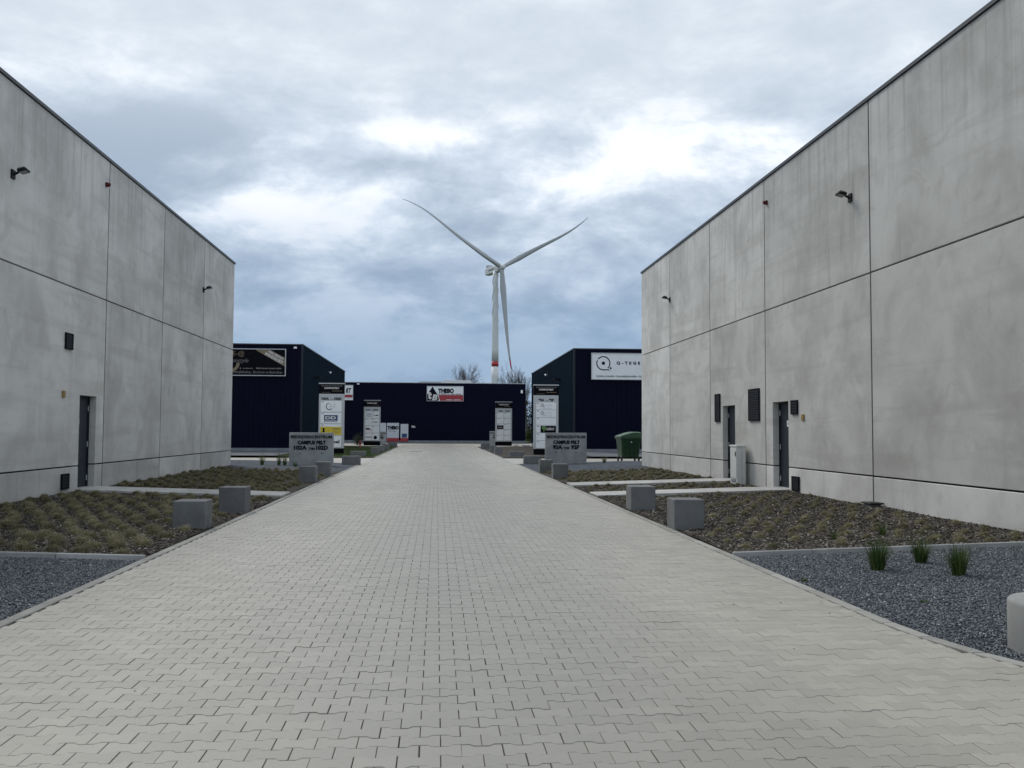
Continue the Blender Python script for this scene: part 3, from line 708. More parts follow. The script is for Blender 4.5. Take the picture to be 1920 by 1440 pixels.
# ------------------------------------------------------------------ concrete warehouses
def panel(x_face, s, y0, y1, z0, z1, openings, root, thick=0.16, mat='wall'):
    """one precast slab; s is the side it faces away from (-1: left building, its face looks to +X)"""
    ys = sorted({y0, y1}|{max(y0, min(y1, q)) for op in openings for q in op[:2]}); zs = sorted({z0, z1}|{max(z0, min(z1, q)) for op in openings for q in op[2:]})
    def solid(i, j):
        if not (0 <= i < len(ys)-1 and 0 <= j < len(zs)-1): return False
        yc, zc = (ys[i]+ys[i+1])/2, (zs[j]+zs[j+1])/2
        return not any(a < yc < b_ and c < zc < d for a, b_, c, d in openings)
    xf, xb = x_face, x_face+s*thick; mb = MB()
    for i in range(len(ys)-1):
        for j in range(len(zs)-1):
            if not solid(i, j): continue
            a, b_, c, d = ys[i], ys[i+1], zs[j], zs[j+1]
            mb.add([(xf, a, c), (xf, b_, c), (xf, b_, d), (xf, a, d)], [(0, 1, 2, 3)])
            mb.add([(xb, a, c), (xb, b_, c), (xb, b_, d), (xb, a, d)], [(0, 1, 2, 3)])
            for (di, dj, q) in ((-1, 0, [(a, c), (a, d)]), (1, 0, [(b_, c), (b_, d)]), (0, -1, [(a, c), (b_, c)]), (0, 1, [(a, d), (b_, d)])):
                if not solid(i+di, j+dj):
                    (p, r_), (u, v) = q; mb.add([(xf, p, r_), (xf, u, v), (xb, u, v), (xb, p, r_)], [(0, 1, 2, 3)])
    org = ORG[root.name]; me = bpy.data.meshes.new('wall_panel')
    me.from_pydata([(x-org[0], y-org[1], z-org[2]) for x, y, z in mb.v], [], mb.f)
    bm = bmesh.new(); bm.from_mesh(me); bmesh.ops.remove_doubles(bm, verts=bm.verts, dist=1e-5)
    bmesh.ops.recalc_face_normals(bm, faces=bm.faces); bm.to_mesh(me); bm.free()
    o = link('wall_panel', me, M[mat], root)
    m = o.modifiers.new('bevel', 'BEVEL'); m.width = 0.007; m.segments = 1; m.limit_method = 'ANGLE'; m.angle_limit = R(40)
    return o
def louvre(root, xf, s, y0, y1, z0, z1):
    """flat black vent standing off the wall, with its slats"""
    xa = xf-s*0.035
    mb = MB(); mb.box(min(xf, xa+s*0.012), max(xf, xa+s*0.012), y0, y1, z0, z1); v = mb.build('vent', M['vent'], root)
    fr = MB()
    for (a, b_, c, d) in ((y0, y0+0.02, z0, z1), (y1-0.02, y1, z0, z1), (y0+0.02, y1-0.02, z0, z0+0.02), (y0+0.02, y1-0.02, z1-0.02, z1)):
        x_ = xa-s*0.006; fr.box(min(x_, xa+s*0.012), max(x_, xa+s*0.012), a, b_, c, d)
    fr.build('frame', M['vent'], v, root=root)
    n = max(3, int((z1-z0)/0.065))
    for k in range(n):
        zc = z0+0.03+(z1-z0-0.06)*(k+0.5)/n; hh = (z1-z0-0.06)/n*0.36
        MB().hexa([(xa-s*0.004, y0+0.022, zc-hh), (xa+s*0.01, y0+0.022, zc-hh), (xa-s*0.004, y1-0.022, zc-hh), (xa+s*0.01, y1-0.022, zc-hh),
                   (xa+s*0.004, y0+0.022, zc+hh), (xa+s*0.011, y0+0.022, zc+hh), (xa+s*0.004, y1-0.022, zc+hh), (xa+s*0.011, y1-0.022, zc+hh)]).build('slat', M['vent'], v, root=root)
def door(root, xf, s, y0, y1, z0, z1, hinge_far, plate):
    xd = xf+s*0.168
    core = MB(); x1 = xd+s*0.05
    core.box(min(xd, x1), max(xd, x1), y0+0.05, y1-0.05, z0+0.01, z1-0.05); d = core.build('door', M['door'], root, bevel=0.004, seg=1)
    fr = MB()
    for (a, b_, c, e) in ((y0, y0+0.05, z0, z1), (y1-0.05, y1, z0, z1), (y0+0.05, y1-0.05, z1-0.05, z1)):
        q0, q1 = xd-s*0.015, xd+s*0.06; fr.box(min(q0, q1), max(q0, q1), a, b_, c, e)
    fr.build('frame', M['navytrim'], d, root=root)
    hy = y0+0.13 if hinge_far else y1-0.13
    h = MB(); q0 = xd-s*0.05
    h.tube((xd, hy, z0+1.02), (q0, hy, z0+1.02), 0.012, 0.012, 8); h.tube((q0, hy, z0+1.02), (q0, hy+(0.12 if hinge_far else -0.12), z0+1.02), 0.011, 0.011, 8)
    h.build('handle', M['silver'], d, root=root)
    for hz in (0.25, 1.0, 1.8):
        hh = y1-0.06 if hinge_far else y0+0.06
        MB().tube((xd-s*0.012, hh, z0+hz-0.06), (xd-s*0.012, hh, z0+hz+0.06), 0.012, 0.012, 8).build('hinge', M['silver'], d, root=root)
    ya, yb, za, zb, detail = plate
    q0 = xd-s*0.004; MB().box(min(xd, q0), max(xd, q0), ya, yb, za, zb).build('notice', M['white'], d, root=root)
    if detail:
        q1 = xd-s*0.006; ym = (ya+yb)/2; t = MB()
        t.add([(q1, ym-0.09, zb-0.32), (q1, ym+0.09, zb-0.32), (q1, ym, zb-0.10)], [(0, 1, 2)]); t.build('warning_mark', M['yellow'], d, root=root)
        for k in range(3):
            zc = za+0.06+k*0.07; MB().add([(q1, ya+0.04, zc), (q1, yb-0.04, zc), (q1, yb-0.04, zc+0.025), (q1, ya+0.04, zc+0.025)], [(0, 1, 2, 3)]).build('print_line', M['inkgrey'], d, root=root)
    else:
        q1 = xd-s*0.006; MB().add([(q1, ya+0.05, za+0.035), (q1, yb-0.05, za+0.035), (q1, yb-0.05, zb-0.035), (q1, ya+0.05, zb-0.035)], [(0, 1, 2, 3)]).build('print_line', M['inkgrey'], d, root=root)
ZS = [(-0.3, 0.672), (0.700, 4.460), (4.488, 7.73)]
def warehouse(s, wall, cols, openings, label):
    root = thing('warehouse', (wall+s*7, (cols[0]+cols[-1])/2, 0), label, 'warehouse')
    g = 0.019
    for a, c in zip(cols[:-1], cols[1:]):
        for z0, z1 in ZS:
            ops = [o for o in openings if o[0] < c and o[1] > a and o[2] < z1 and o[3] > z0]
            panel(wall, s, a+g, c-g, z0, z1, ops, root, mat='wall_streaked' if (s > 0 and z0 > 4 and c < 28) or (s < 0 and z0 > 4 and c < 20) else 'wall')
    xb = wall+s*0.13; far = wall+s*15
    # rear closure with the door recesses left open
    ys = sorted([cols[0]+0.05, cols[-1]-0.05]+[q for o in openings for q in o[:2]])
    core = MB(); xi = wall+s*0.19
    for a, c in zip(ys[:-1], ys[1:]):
        yc = (a+c)/2; z0 = -0.3
        hit = [o for o in openings if o[0] < yc < o[1]]
        x0 = wall+s*0.145 if not hit else None
        if hit: core.box(min(wall+s*0.145, far), max(wall+s*0.145, far), a, c, hit[0][3], 7.70); core.box(min(wall+s*0.36, far), max(wall+s*0.36, far), a, c, -0.3, hit[0][3])
        else: core.box(min(x0, far), max(x0, far), a, c, z0, 7.70)
    core.build('inner_wall', M['seal'], root)
    # end walls
    for z0, z1 in ZS:
        for ya, yb in ((cols[0]-0.11, cols[0]+0.0), (cols[-1]-0.0, cols[-1]+0.11)):
            xs = [wall+s*0.17+s*k*4.95 for k in range(4)]
            for k in range(3):
                p, q = xs[k]+s*g, xs[k+1]-s*g
                MB().box(min(p, q), max(p, q), ya, yb, z0, z1).build('wall_panel', M['wall'], root)
    for c in cols[1:-1]:
        for z0, z1 in ZS: q0, q1 = wall+s*0.003, wall+s*0.05; MB().box(min(q0, q1), max(q0, q1), c-g+0.001, c+g-0.001, z0, z1).build('joint_seal', M['seal'], root)
    cp = MB(); x0, x1 = wall-s*0.035, wall+s*0.30
    cp.box(min(x0, x1), max(x0, x1), cols[0]-0.14, cols[-1]+0.03, 7.735, 7.80); cp.build('coping', M['coping'], root)
    MB().box(min(wall+s*0.305, far), max(wall+s*0.305, far), cols[0]-0.1, cols[-1]+0.1, 7.70, 7.74).build('roof', M['roof'], root)
    return root
WHL = warehouse(-1, WL, [5.2, 10.8, 16.4, 22.45, 26.94, 31.53, 36.08], [(20.97, 21.97, 0.12, 2.21)], 'pale concrete panel warehouse with one door and two small vents')
door(WHL, WL, -1, 20.97, 21.97, 0.14, 2.20, True, (21.05, 21.42, 1.58, 1.70, False))
louvre(WHL, WL, -1, 20.05, 20.43, 3.14, 3.48); louvre(WHL, WL, -1, 20.04, 20.42, 0.23, 0.55)
WHR = warehouse(1, WR, [5.5, 11.2, 16.81, 22.47, 27.15, 31.95, 36.47], [(20.98, 21.98, 0.12, 2.20), (24.85, 25.95, 0.12, 2.21)], 'pale concrete panel warehouse with two doors and streaked upper panels')
door(WHR, WR, 1, 20.98, 21.98, 0.14, 2.19, True, (21.06, 21.5, 1.62, 1.76, False))
door(WHR, WR, 1, 24.85, 25.95, 0.14, 2.20, True, (24.98, 25.28, 1.35, 1.85, True))
louvre(WHR, WR, 1, 26.14, 26.60, 1.77, 2.57); louvre(WHR, WR, 1, 22.87, 23.66, 1.77, 2.585)
louvre(WHR, WR, 1, 20.38, 20.75, 1.89, 2.21); louvre(WHR, WR, 1, 20.33, 20.73, 0.17, 0.50)
for xf, s, y, z, lab in ((WL, -1, 20.05, 2.13, 'small ochre marker plate on concrete wall by the single door'), (WR, 1, 20.09, 1.75, 'small ochre marker plate on concrete wall near two small vents')):
    o = MB().box(min(xf, xf-s*0.03), max(xf, xf-s*0.03), y-0.07, y+0.07, z, z+0.14).build('marker_plate', M['yellow'], None, bevel=0.008, seg=1); centre_origin(o); tag(o, lab, 'plate')
# floodlights
def flood(xf, s, y, z, label):
    root = thing('floodlight', (xf, y, z), label, 'floodlight', 'wall floodlights'); d = -s
    MB().box(min(xf, xf+d*0.03), max(xf, xf+d*0.03), y-0.07, y+0.07, z-0.10, z+0.06).build('wall_plate', M['lamp'], root)
    MB().tube((xf+d*0.03, y, z-0.02), (xf+d*0.14, y, z+0.035), 0.022, 0.022, 8).build('arm', M['lamp'], root)
    # housing tilts down to the road
    def tp(a, b_, c):
        t = R(14); a *= 0.52; b_ *= 0.55; return (xf+d*(0.12+a*math.cos(t)-c*math.sin(t)), y+b_, z+0.03+a*math.sin(t)+c*math.cos(t))
    h = MB(); h.hexa([tp(0, -0.19, -0.03), tp(0.30, -0.19, -0.025), tp(0, 0.19, -0.03), tp(0.30, 0.19, -0.025), tp(0, -0.19, 0.035), tp(0.30, -0.17, 0.02), tp(0, 0.19, 0.035), tp(0.30, 0.17, 0.02)])
    hs = h.build('housing', M['lamp'], root, bevel=0.01, seg=1)
    MB().hexa([tp(0.03, -0.16, -0.036), tp(0.27, -0.16, -0.033), tp(0.03, 0.16, -0.036), tp(0.27, 0.16, -0.033), tp(0.03, -0.16, -0.028), tp(0.27, -0.16, -0.024), tp(0.03, 0.16, -0.028), tp(0.27, 0.16, -0.024)]).build('lens', M['glass'], hs, root=root)
    for k in range(5):
        f = 0.05+k*0.045; MB().hexa([tp(f, -0.15, 0.02), tp(f+0.012, -0.15, 0.02), tp(f, 0.15, 0.02), tp(f+0.012, 0.15, 0.02), tp(f, -0.15, 0.055), tp(f+0.012, -0.15, 0.053), tp(f, 0.15, 0.055), tp(f+0.012, 0.15, 0.053)]).build('cooling_fin', M['lamp'], hs, root=root)
flood(WL, -1, 17.45, 6.10, 'black floodlight high on the warehouse wall, above the dense tussocks and vents')
flood(WL, -1, 31.4, 6.08, 'black floodlight on the one-door warehouse near its corner at the cross street')
flood(WR, 1, 17.6, 6.10, 'black floodlight high on the streaked two-door warehouse, above the sparse tufts')
flood(WR, 1, 31.9, 6.08, 'black floodlight on the two-door warehouse near its corner at the cross street')
def siren(xf, s, y, z, label):
    root = thing('alarm_siren', (xf, y, z), label, 'siren'); d = -s
    b_ = MB().box(min(xf, xf+d*0.05), max(xf, xf+d*0.05), y-0.05, y+0.05, z-0.05, z+0.05).build('base', M['sirenred'], root, bevel=0.01, seg=1)
    MB().tube((xf+d*0.05, y, z), (xf+d*0.10, y, z), 0.045, 0.04, 14).build('horn', M['sirenred'], root)
siren(WL, -1, 22.2, 7.14, 'small red alarm siren near the roof of the one-door warehouse')
siren(WR, 1, 22.25, 7.12, 'small red alarm siren near the roof of the two-door warehouse')
# utility cabinet at the wall
cp = at(1384, 909, 2, 0.13); cx0, cy0 = 7.70, 23.66
root = thing('utility_cabinet', (cx0+0.2, cy0+0.2, 0.1), 'light grey street utility cabinet standing beside a warehouse door', 'cabinet')
body = MB().box(cx0, cx0+0.23, cy0, cy0+0.55, 0.0, 1.10).build('body', M['cabinet'], root, bevel=0.008)
MB().box(cx0-0.02, cx0+0.25, cy0-0.02, cy0+0.57, 1.10, 1.15).build('lid', M['cabinet'], root, bevel=0.01)
dr = MB().box(cx0-0.012, cx0, cy0+0.03, cy0+0.52, 0.30, 1.07).build('door', M['cabinet'], root, bevel=0.004, seg=1)
MB().box(cx0-0.024, cx0-0.012, cy0+0.06, cy0+0.10, 0.86, 0.98).build('lock', M['rubber'], dr, root=root)
MB().box(cx0-0.016, cx0, cy0+0.10, cy0+0.45, 0.20, 0.27).build('vent_strip', M['inkgrey'], root)
MB().box(cx0+0.125, cx0+0.131, cy0-0.004, cy0, 0.05, 1.09).build('seam', M['inkgrey'], root)
# low black pit cap at the wall foot
root = thing('pit_cap', (7.87, 16.5, 0.1), 'low black pit cap on a concrete collar at the warehouse foot', 'pit cap')
MB().box(7.77, 7.97, 16.36, 16.62, 0.0, 0.205).build('collar', M['block'], root, bevel=0.01)
MB().box(7.74, 8.0, 16.30, 16.68, 0.205, 0.235).build('lid', M['rubber'], root, bevel=0.006, seg=1)

# ------------------------------------------------------------------ dark buildings
def corrugated(name, p0, p1, z0, z1, out, mat, root, pitch=0.30, d=0.035):
    """vertical trapezoid sheet from p0 to p1 (x, y), ribs standing proud along 'out'"""
    p0, p1, out = np.array(p0, float), np.array(p1, float), np.array(out, float)
    L = np.linalg.norm(p1-p0); u = (p1-p0)/L; n = int(L/pitch); pt = L/n; pr = []
    for i in range(n):
        b0 = i*pt; pr += [(b0, 0), (b0+pt*0.62, 0), (b0+pt*0.68, d), (b0+pt*0.94, d)]
    pr.append((L, 0)); mb = MB(); vs = []
    for a, h in pr:
        q = p0+u*a+out*h; vs += [(q[0], q[1], z0), (q[0], q[1], z1)]
    mb.add(vs, [(2*i, 2*i+2, 2*i+3, 2*i+1) for i in range(len(pr)-1)])
    return mb.build(name, mat, root)
def dark_hall(x0, x1, y0, y1, h, label, side):
    root = thing('dark_hall', ((x0+x1)/2, (y0+y1)/2, 0), label, 'hall')
    MB().box(x0+0.06, x1-0.06, y0+0.06, y1-0.06, 0.3, h-0.03).build('core', M['navy'], root)
    pl = MB(); pl.box(x0-0.01, x1+0.01, y0-0.01, y1+0.01, -0.2, 0.28); pl.build('plinth', M['plinth'], root)
    corrugated('front_cladding', (x0, y0), (x1, y0), 0.30, h, (0, -1), M['navy'], root, 0.33, 0.03)
    corrugated('side_cladding', (x1, y0), (x1, y1), 0.30, h, (1, 0), M['teal'], root, 0.33, 0.03)
    corrugated('side_cladding', (x0, y0), (x0, y1), 0.30, h, (-1, 0), M['teal'], root, 0.33, 0.03)
    corrugated('rear_cladding', (x0, y1), (x1, y1), 0.30, h, (0, 1), M['navy'], root, 0.33, 0.03)
    cpg = MB()
    for (a, b_, c, d) in ((x0-0.07, x1+0.07, y0-0.07, y0+0.1), (x0-0.07, x1+0.07, y1-0.1, y1+0.07), (x0-0.07, x0+0.1, y0+0.1, y1-0.1), (x1-0.1, x1+0.07, y0+0.1, y1-0.1)):
        cpg.box(a, b_, c, d, h, h+0.07)
    cpg.build('coping', M['silver'] if side == 'far' else M['coping'], root)
    MB().box(x0+0.1, x1-0.1, y0+0.1, y1-0.1, h-0.02, h+0.03).build('roof', M['roof'], root)
    if side != 'far':
        xs = x1 if side == 'left' else x0
        q = -0.075 if side == 'left' else 0.075
        for yy in (y0,):
            MB().box(min(xs+q, xs-q*0.6), max(xs+q, xs-q*0.6), y0-0.05, y0+0.02, 0.30, h-0.001).build('corner_trim', M['navytrim'], root)
    return root
HH = 6.93
DL = dark_hall(-34.0, -8.73, 61.5, 89.5, HH, 'dark navy clad hall with the black workwear signboard and plinth', 'left')
DR = dark_hall(9.10, 34.0, 62.0, 90.0, HH, 'dark navy clad hall with the white letter-Q signboard', 'right')
DF = dark_hall(-30.0, 10.18, 108.0, 135.0, 6.85, 'long dark navy hall with white-red signboard across the road end', 'far')
# rooflights on the far hall
def rooflight(px0, py0, px1, label, name='rooflight', mat='skylight', h=None):
    x0, x1, z0, z1 = rect_at(px0, py0, px1, 718.5, 111.0)
    root = thing(name, ((x0+x1)/2, 112.5, 6.86), label, 'rooflight')
    MB().box(x0, x1, 111.0, 114.0, 6.86, z1-0.10).build('upstand', M[mat], root)
    mb = MB(); mb.prism([(x0-0.04, z1-0.10), (x1+0.04, z1-0.10), (x1-0.15, z1), (x0+0.15, z1)], 110.95, 114.05); mb.build('cover', M[mat], root)
rooflight(829, 712.8, 884, 'bright white rooflight box on the far hall roof')
rooflight(785, 715.5, 828, 'low pale grey rooflight on the far hall roof', mat='silver')
# small fittings on the side walls
def hall_lamp(X, d, px, py, label):
    p = at(px, py, 0, X); y, z = p[1], p[2]
    root = thing('wall_lamp', (X, y, z), label, 'lamp', 'side wall lamps of the dark halls')
    MB().box(min(X, X+d*0.12), max(X, X+d*0.12), y-0.09, y+0.09, z-0.07, z+0.09).build('bracket', M['lamp'], root)
    MB().box(min(X+d*0.12, X+d*0.46), max(X+d*0.12, X+d*0.46), y-0.28, y+0.28, z, z+0.10).build('housing', M['lamp'], root, bevel=0.015)
def hall_cam(X, d, px, py, label):
    p = at(px, py, 0, X); y, z = p[1], p[2]
    root = thing('security_camera', (X, y, z), label, 'camera', 'white cameras of the dark halls')
    MB().box(min(X, X+d*0.14), max(X, X+d*0.14), y-0.04, y+0.04, z-0.03, z+0.03).build('arm', M['silver'], root)
    MB().tube((X+d*0.16, y-0.16, z-0.10), (X+d*0.16, y+0.12, z-0.02), 0.055, 0.065, 10).build('body', M['white'], root)
hall_lamp(-8.70, 1, 590, 708.5, 'black wall lamp on the slate side wall of the workwear hall'); hall_lamp(9.07, -1, 1050, 712, 'black wall lamp on the slate side wall of the letter-Q hall')
hall_cam(-8.70, 1, 616, 697.5, 'tiny white camera on the slate side wall of the workwear hall'); hall_cam(9.07, -1, 1026.5, 702, 'tiny white camera on the slate side wall of the letter-Q hall')
def front_lamp(x0p, y0p, x1p, y1p, Y, label):
    x0, x1, z0, z1 = rect_at(x0p, y0p, x1p, y1p, Y)
    root = thing('emergency_light', ((x0+x1)/2, Y, z0), label, 'light')
    MB().box(x0, x1, Y-0.10, Y, z0, z1).build('housing', M['white'], root, bevel=0.01, seg=1)
    MB().box(x0+0.03, x1-0.03, Y-0.115, Y-0.10, z0+0.02, z1-0.03).build('diffuser', M['skylight'], root)
front_lamp(551, 650.5, 557, 654, 61.46, 'small white light near the roof corner of the workwear hall')
front_lamp(669.5, 718.8, 674, 721, 107.96, 'small white light under the roof edge of the far hall')
front_lamp(976.5, 731.5, 980, 737.5, 107.96, 'small white box light at the outer corner of the far hall')

# ------------------------------------------------------------------ big signboards
def board(name, box, Y, face, frame, label, fw=0.06, depth=0.10, hide_right=None, hide_left=None):
    x0, x1, z0, z1 = rect_at(*box, Y)
    if hide_left: x0 = hide_left
    if hide_right: x1 = hide_right
    root = thing(name, ((x0+x1)/2, Y, z0), label, 'sign')
    MB().box(x0, x1, Y-depth, Y-0.035, z0, z1).build('panel', M[face], root)
    fr = MB()
    for (a, b_, c, d) in ((x0-fw, x1+fw, z1, z1+fw), (x0-fw, x1+fw, z0-fw, z0), (x0-fw, x0, z0, z1), (x1, x1+fw, z0, z1)): fr.box(a, b_, Y-depth-0.03, Y-0.035, c, d)
    fr.build('frame', M[frame], root)
    return root, x0, x1, z0, z1, Y-depth-0.004
# workwear hall board (partly behind the concrete wall)
Y1 = 61.45
B, x0, x1, z0, z1, yf = board('signboard', (437, 655.5, 535, 703.5), Y1, 'black', 'silver', 'black signboard with diagonal gold corner banner on the dark hall', 0.055, 0.12, hide_left=-16.6)
def pb(x0p, y0p, x1p, y1p, Y): return rect_at(x0p, y0p, x1p, y1p, Y)
def words(body, box, Y, mat, parent, **kw):
    a, b_, c, d = rect_at(*box, Y); return lettering(body, a, b_, c, d, Y, M[mat], parent, **kw)
def bars(box, Y, mat, parent, n, seed=1, name='fine_print'):
    """a line of print too small to read: short strokes"""
    a, b_, c, d = rect_at(*box, Y); r = random.Random(seed); mb = MB(); L = (b_-a)/n
    for i in range(n):
        w = L*r.uniform(0.55, 0.92); hh = (d-c)*r.uniform(0.7, 1.0); mb.flat(rectp(a+i*L, a+i*L+w, c, c+hh), Y)
    return mb.build(name, M[mat], parent)
yq = yf-0.006
q = pb(478, 655.5, 534.5, 686, Y1)
xa, xb_, za, zb = q
bn = MB(); bn.flat([(xa, z1), (xa+(x1-xa)*0.48, z1), (x1, z1-(z1-z0)*0.32), (x1, z1-(z1-z0)*0.66)], yf); bn.build('banner', M['gold'], B)
ang = -math.atan2((z1-z0)*0.33*1.0, (x1-xa)*0.52*1.0)
def tilted(body, cxp, cyp, w, h, mat):
    p = at(cxp, cyp, 1, yq); lettering(body, p[0]-w/2, p[0]+w/2, p[2]-h/2, p[2]+h/2, yq, M[mat], B, bold=0.03, rot=R(-29))
tilted('HIER VESTIGT', 517.5, 666, 1.08, 0.155, 'printw'); tilted('BINNENKORT!', 514, 671.5, 1.28, 0.20, 'printw')
words('E-@', (436.5, 658, 458, 669), yq, 'gold', B, bold=-0.005)
words('kenstyle', (430, 671.5, 466, 682), yq, 'dimw', B, bold=-0.004, shear=0.35)
arc = MB(); p = at(431, 680, 1, yf); add_ring(arc, yf-0.002, p[0], p[2], 0.42, 0.62, R(-95), R(0), 16); arc.build('logo_arc', M['gold'], B)
bars((449.5, 688.6, 453, 692), yq, 'dimw', B, 1, 3); bars((455, 689.5, 474, 691.6), yq, 'dimw', B, 9, 4); bars((480, 689.3, 528, 692), yq, 'dimw', B, 18, 5)
words('Bedrijfskleding - Borduren en Bedrukken', (437, 695.2, 529.5, 701.4), yq, 'dimw', B, bold=0.01)
# letter-Q board
Y2 = 61.95
B, x0, x1, z0, z1, yf = board('signboard', (1109.5, 663.5, 1203, 711), Y2, 'white', 'silver', 'white signboard with ring-shaped Q logo on the dark hall', 0.05, 0.12, hide_right=16.6)
yq = yf-0.004
c = at(1131.3, 681, 1, yq); ro, ri = 0.475, 0.405
mb = MB(); add_ring(mb, yq, c[0], c[2], ri, ro, R(-48), R(143), 30); mb.build('logo_ring', M['teal'], B)
mb = MB(); add_ring(mb, yq, c[0], c[2], ri, ro, R(154), R(268), 20); mb.flat(rectp(c[0]-0.02, c[0]+0.38, c[2]-ro, c[2]-ri), yq); mb.flat([(c[0]+0.38, c[2]-ro), (c[0]+0.46, c[2]-ro-0.06), (c[0]+0.38, c[2]-ri)], yq); mb.build('logo_ring', M['ink'], B)
MB().flat(rectp(c[0]-0.10, c[0]+0.10, c[2]-0.10, c[2]+0.10), yq).build('logo_dot', M['ink'], B)
MB().flat([(c[0]+0.42, c[2]-0.33), (c[0]+0.50, c[2]-0.42), (c[0]+0.57, c[2]-0.33), (c[0]+0.50, c[2]-0.22)], yq).build('logo_mark', M['ink'], B)
words('Q-TEGE', (1156, 677.8, 1200.3, 684.6), yq, 'ink', B, bold=0.05, spacing=1.75)
words('VLOEREN & WANDEN \u2022 TEGELGEREEDSCHAPPEN \u2022 TEG', (1117.5, 704.2, 1203, 707.4), yq, 'ink', B, bold=0.015)
# far hall main board
Y3 = 107.95
B, x0, x1, z0, z1, yf = board('signboard', (801, 724.8, 868.3, 751.5), Y3, 'white', 'silver', 'white and red signboard with black arrow logo on the far hall', 0.05, 0.12)
yq = yf-0.006; W_, H_ = x1-x0, z1-z0
def nb(u, v): return (x0+W_*u, z0+H_*v)
MB().flat([nb(0.0, 0.0), nb(0.30, 0.0), nb(0.33, 0.12), nb(0.28, 0.46), nb(0.148, 0.99), nb(0.045, 0.60), nb(0.11, 0.55), nb(0.0, 0.46)], yf).build('logo_arrow', M['ink'], B)
MB().flat([nb(0.31, 0.41), nb(1.0, 0.41), nb(1.0, 0.0), nb(0.355, 0.0)], yf).build('red_field', M['signred'], B)
a, b_ = nb(0.025, 0.10); c_, d = nb(0.13, 0.62); lettering('t', a, c_, b_, d, yq, M['printw'], B, bold=0.05, shear=0.15)
a, b_ = nb(0.135, 0.03); c_, d = nb(0.285, 0.44); lettering('B', a, c_, b_, d, yq, M['printw'], B, bold=0.05, shear=0.2)
a, b_ = nb(0.305, 0.53); c_, d = nb(0.74, 0.86); lettering('THEBO', a, c_, b_, d, yq, M['ink'], B, bold=0.075)
for (u0, u1) in ((0.31, 0.36), (0.38, 0.56), (0.58, 0.62), (0.645, 0.77), (0.79, 0.95)):
    a, b_ = nb(u0, 0.43); c_, d = nb(u1, 0.50); MB().flat(rectp(a, c_, b_, d), yq).build('fine_print', M['inkgrey'], B)
for (u0, u1) in ((0.53, 0.70), (0.74, 0.93)):
    a, b_ = nb(u0, 0.045); c_, d = nb(u1, 0.09); MB().flat(rectp(a, c_, b_, d), yq).build('fine_print', M['printw'], B)
# second far-hall board, mostly behind the totem
B, x0, x1, z0, z1, yf = board('signboard', (612, 722.5, 661.5, 749.5), Y3, 'white', 'silver', 'white signboard with red stripe, partly behind the 102A totem', 0.05, 0.12)
words('RT', (648, 727.5, 659, 737), yf-0.003, 'ink', B, bold=0.05, shear=0.3); words('011', (650, 738, 656, 740.5), yf-0.003, 'inkgrey', B, bold=0.0)
a, b_, c_, d = rect_at(614, 740, 661, 745.3, yf); MB().flat(rectp(a, b_, c_, d), yf).build('red_field', M['signred'], B); bars((649, 746.6, 660, 747.6), yf-0.003, 'inkgrey', B, 6, 8)
# shop-front films and number of the far hall
def film(box, red_y, label, cat='window film', base='white'):
    x0, x1, z0, z1 = rect_at(*box, Y3)
    root = thing('window_film', ((x0+x1)/2, Y3, z0), label, cat)
    MB().box(x0, x1, Y3-0.05, Y3-0.034, z0, z1).build('pane', M['board'], root)
    if red_y: a = at(720, red_y, 1, Y3)[2]; MB().flat(rectp(x0, x1, z0, a), Y3-0.054).build('red_field', M['signred'], root)
    return root
f1 = film((725.5, 793, 748, 827.5), 821, 'white window film with black lettering over a red base'); words('THEBO', (726.5, 798.5, 747.5, 805.5), Y3-0.056, 'ink', f1, bold=0.075); words('Storage', (728.5, 806.5, 744, 811), Y3-0.056, 'inkgrey', f1, bold=0.0, shear=0.4)
f2 = film((751, 795, 765.5, 827.5), 821, 'narrow white window film with a dark square over red'); a, b_, c_, d = rect_at(753.5, 813, 763, 820.5, Y3); MB().flat(rectp(a, b_, c_, d), Y3-0.056).build('dark_square', M['blue'], f2)
f3 = film((708, 793, 723.8, 826), None, 'plain pale window film beside the lettered one')
nbx = thing('house_number', (*at(775, 800, 1, Y3)[:2], at(775, 802, 1, Y3)[2]), 'small white house number on the dark far hall', 'number'); words('98A', (771.5, 798, 779, 802.3), Y3-0.037, 'printw', nbx, bold=0.03)

# ------------------------------------------------------------------ totems and concrete name signs
def totem(box, Y, label):
    """box: pixels of the whole totem; header, tenant board and dark base"""
    x0, x1, z0, z1 = rect_at(*box, Y); z0 = 0.0
    H = z1-z0; root = thing('totem_sign', ((x0+x1)/2, Y, 0), label, 'totem sign', 'tenant totems along the road')
    D = 0.28
    MB().box(x0, x1, Y, Y+D, -0.1, 0.09*H).build('base', M['black'], root)
    bd = MB().box(x0, x1, Y, Y+D, 0.09*H+0.003, 0.848*H).build('board', M['silver'], root, bevel=0.012)
    hd = MB().box(x0, x1, Y, Y+D, 0.85*H, 0.985*H).build('header', M['black'], root)
    MB().box(x0-0.02, x1+0.02, Y-0.02, Y+D+0.02, 0.985*H, H).build('cap', M['silver'], root)
    def P(u, v): return (x0+(x1-x0)*u, H*v)
    return root, hd, bd, P, Y
def tword(body, P, u0, v0, u1, v1, y, mat, root, par, **kw):
    a, c_ = P(u0, v0); b_, d = P(u1, v1); return lettering(body, a, b_, c_, d, y, M[mat], par, **kw)
def tflat(P, u0, v0, u1, v1, y, mat, root, par, name='print'):
    a, c_ = P(u0, v0); b_, d = P(u1, v1); return MB().flat(rectp(a, b_, c_, d), y).build(name, M[mat], par, root=root)
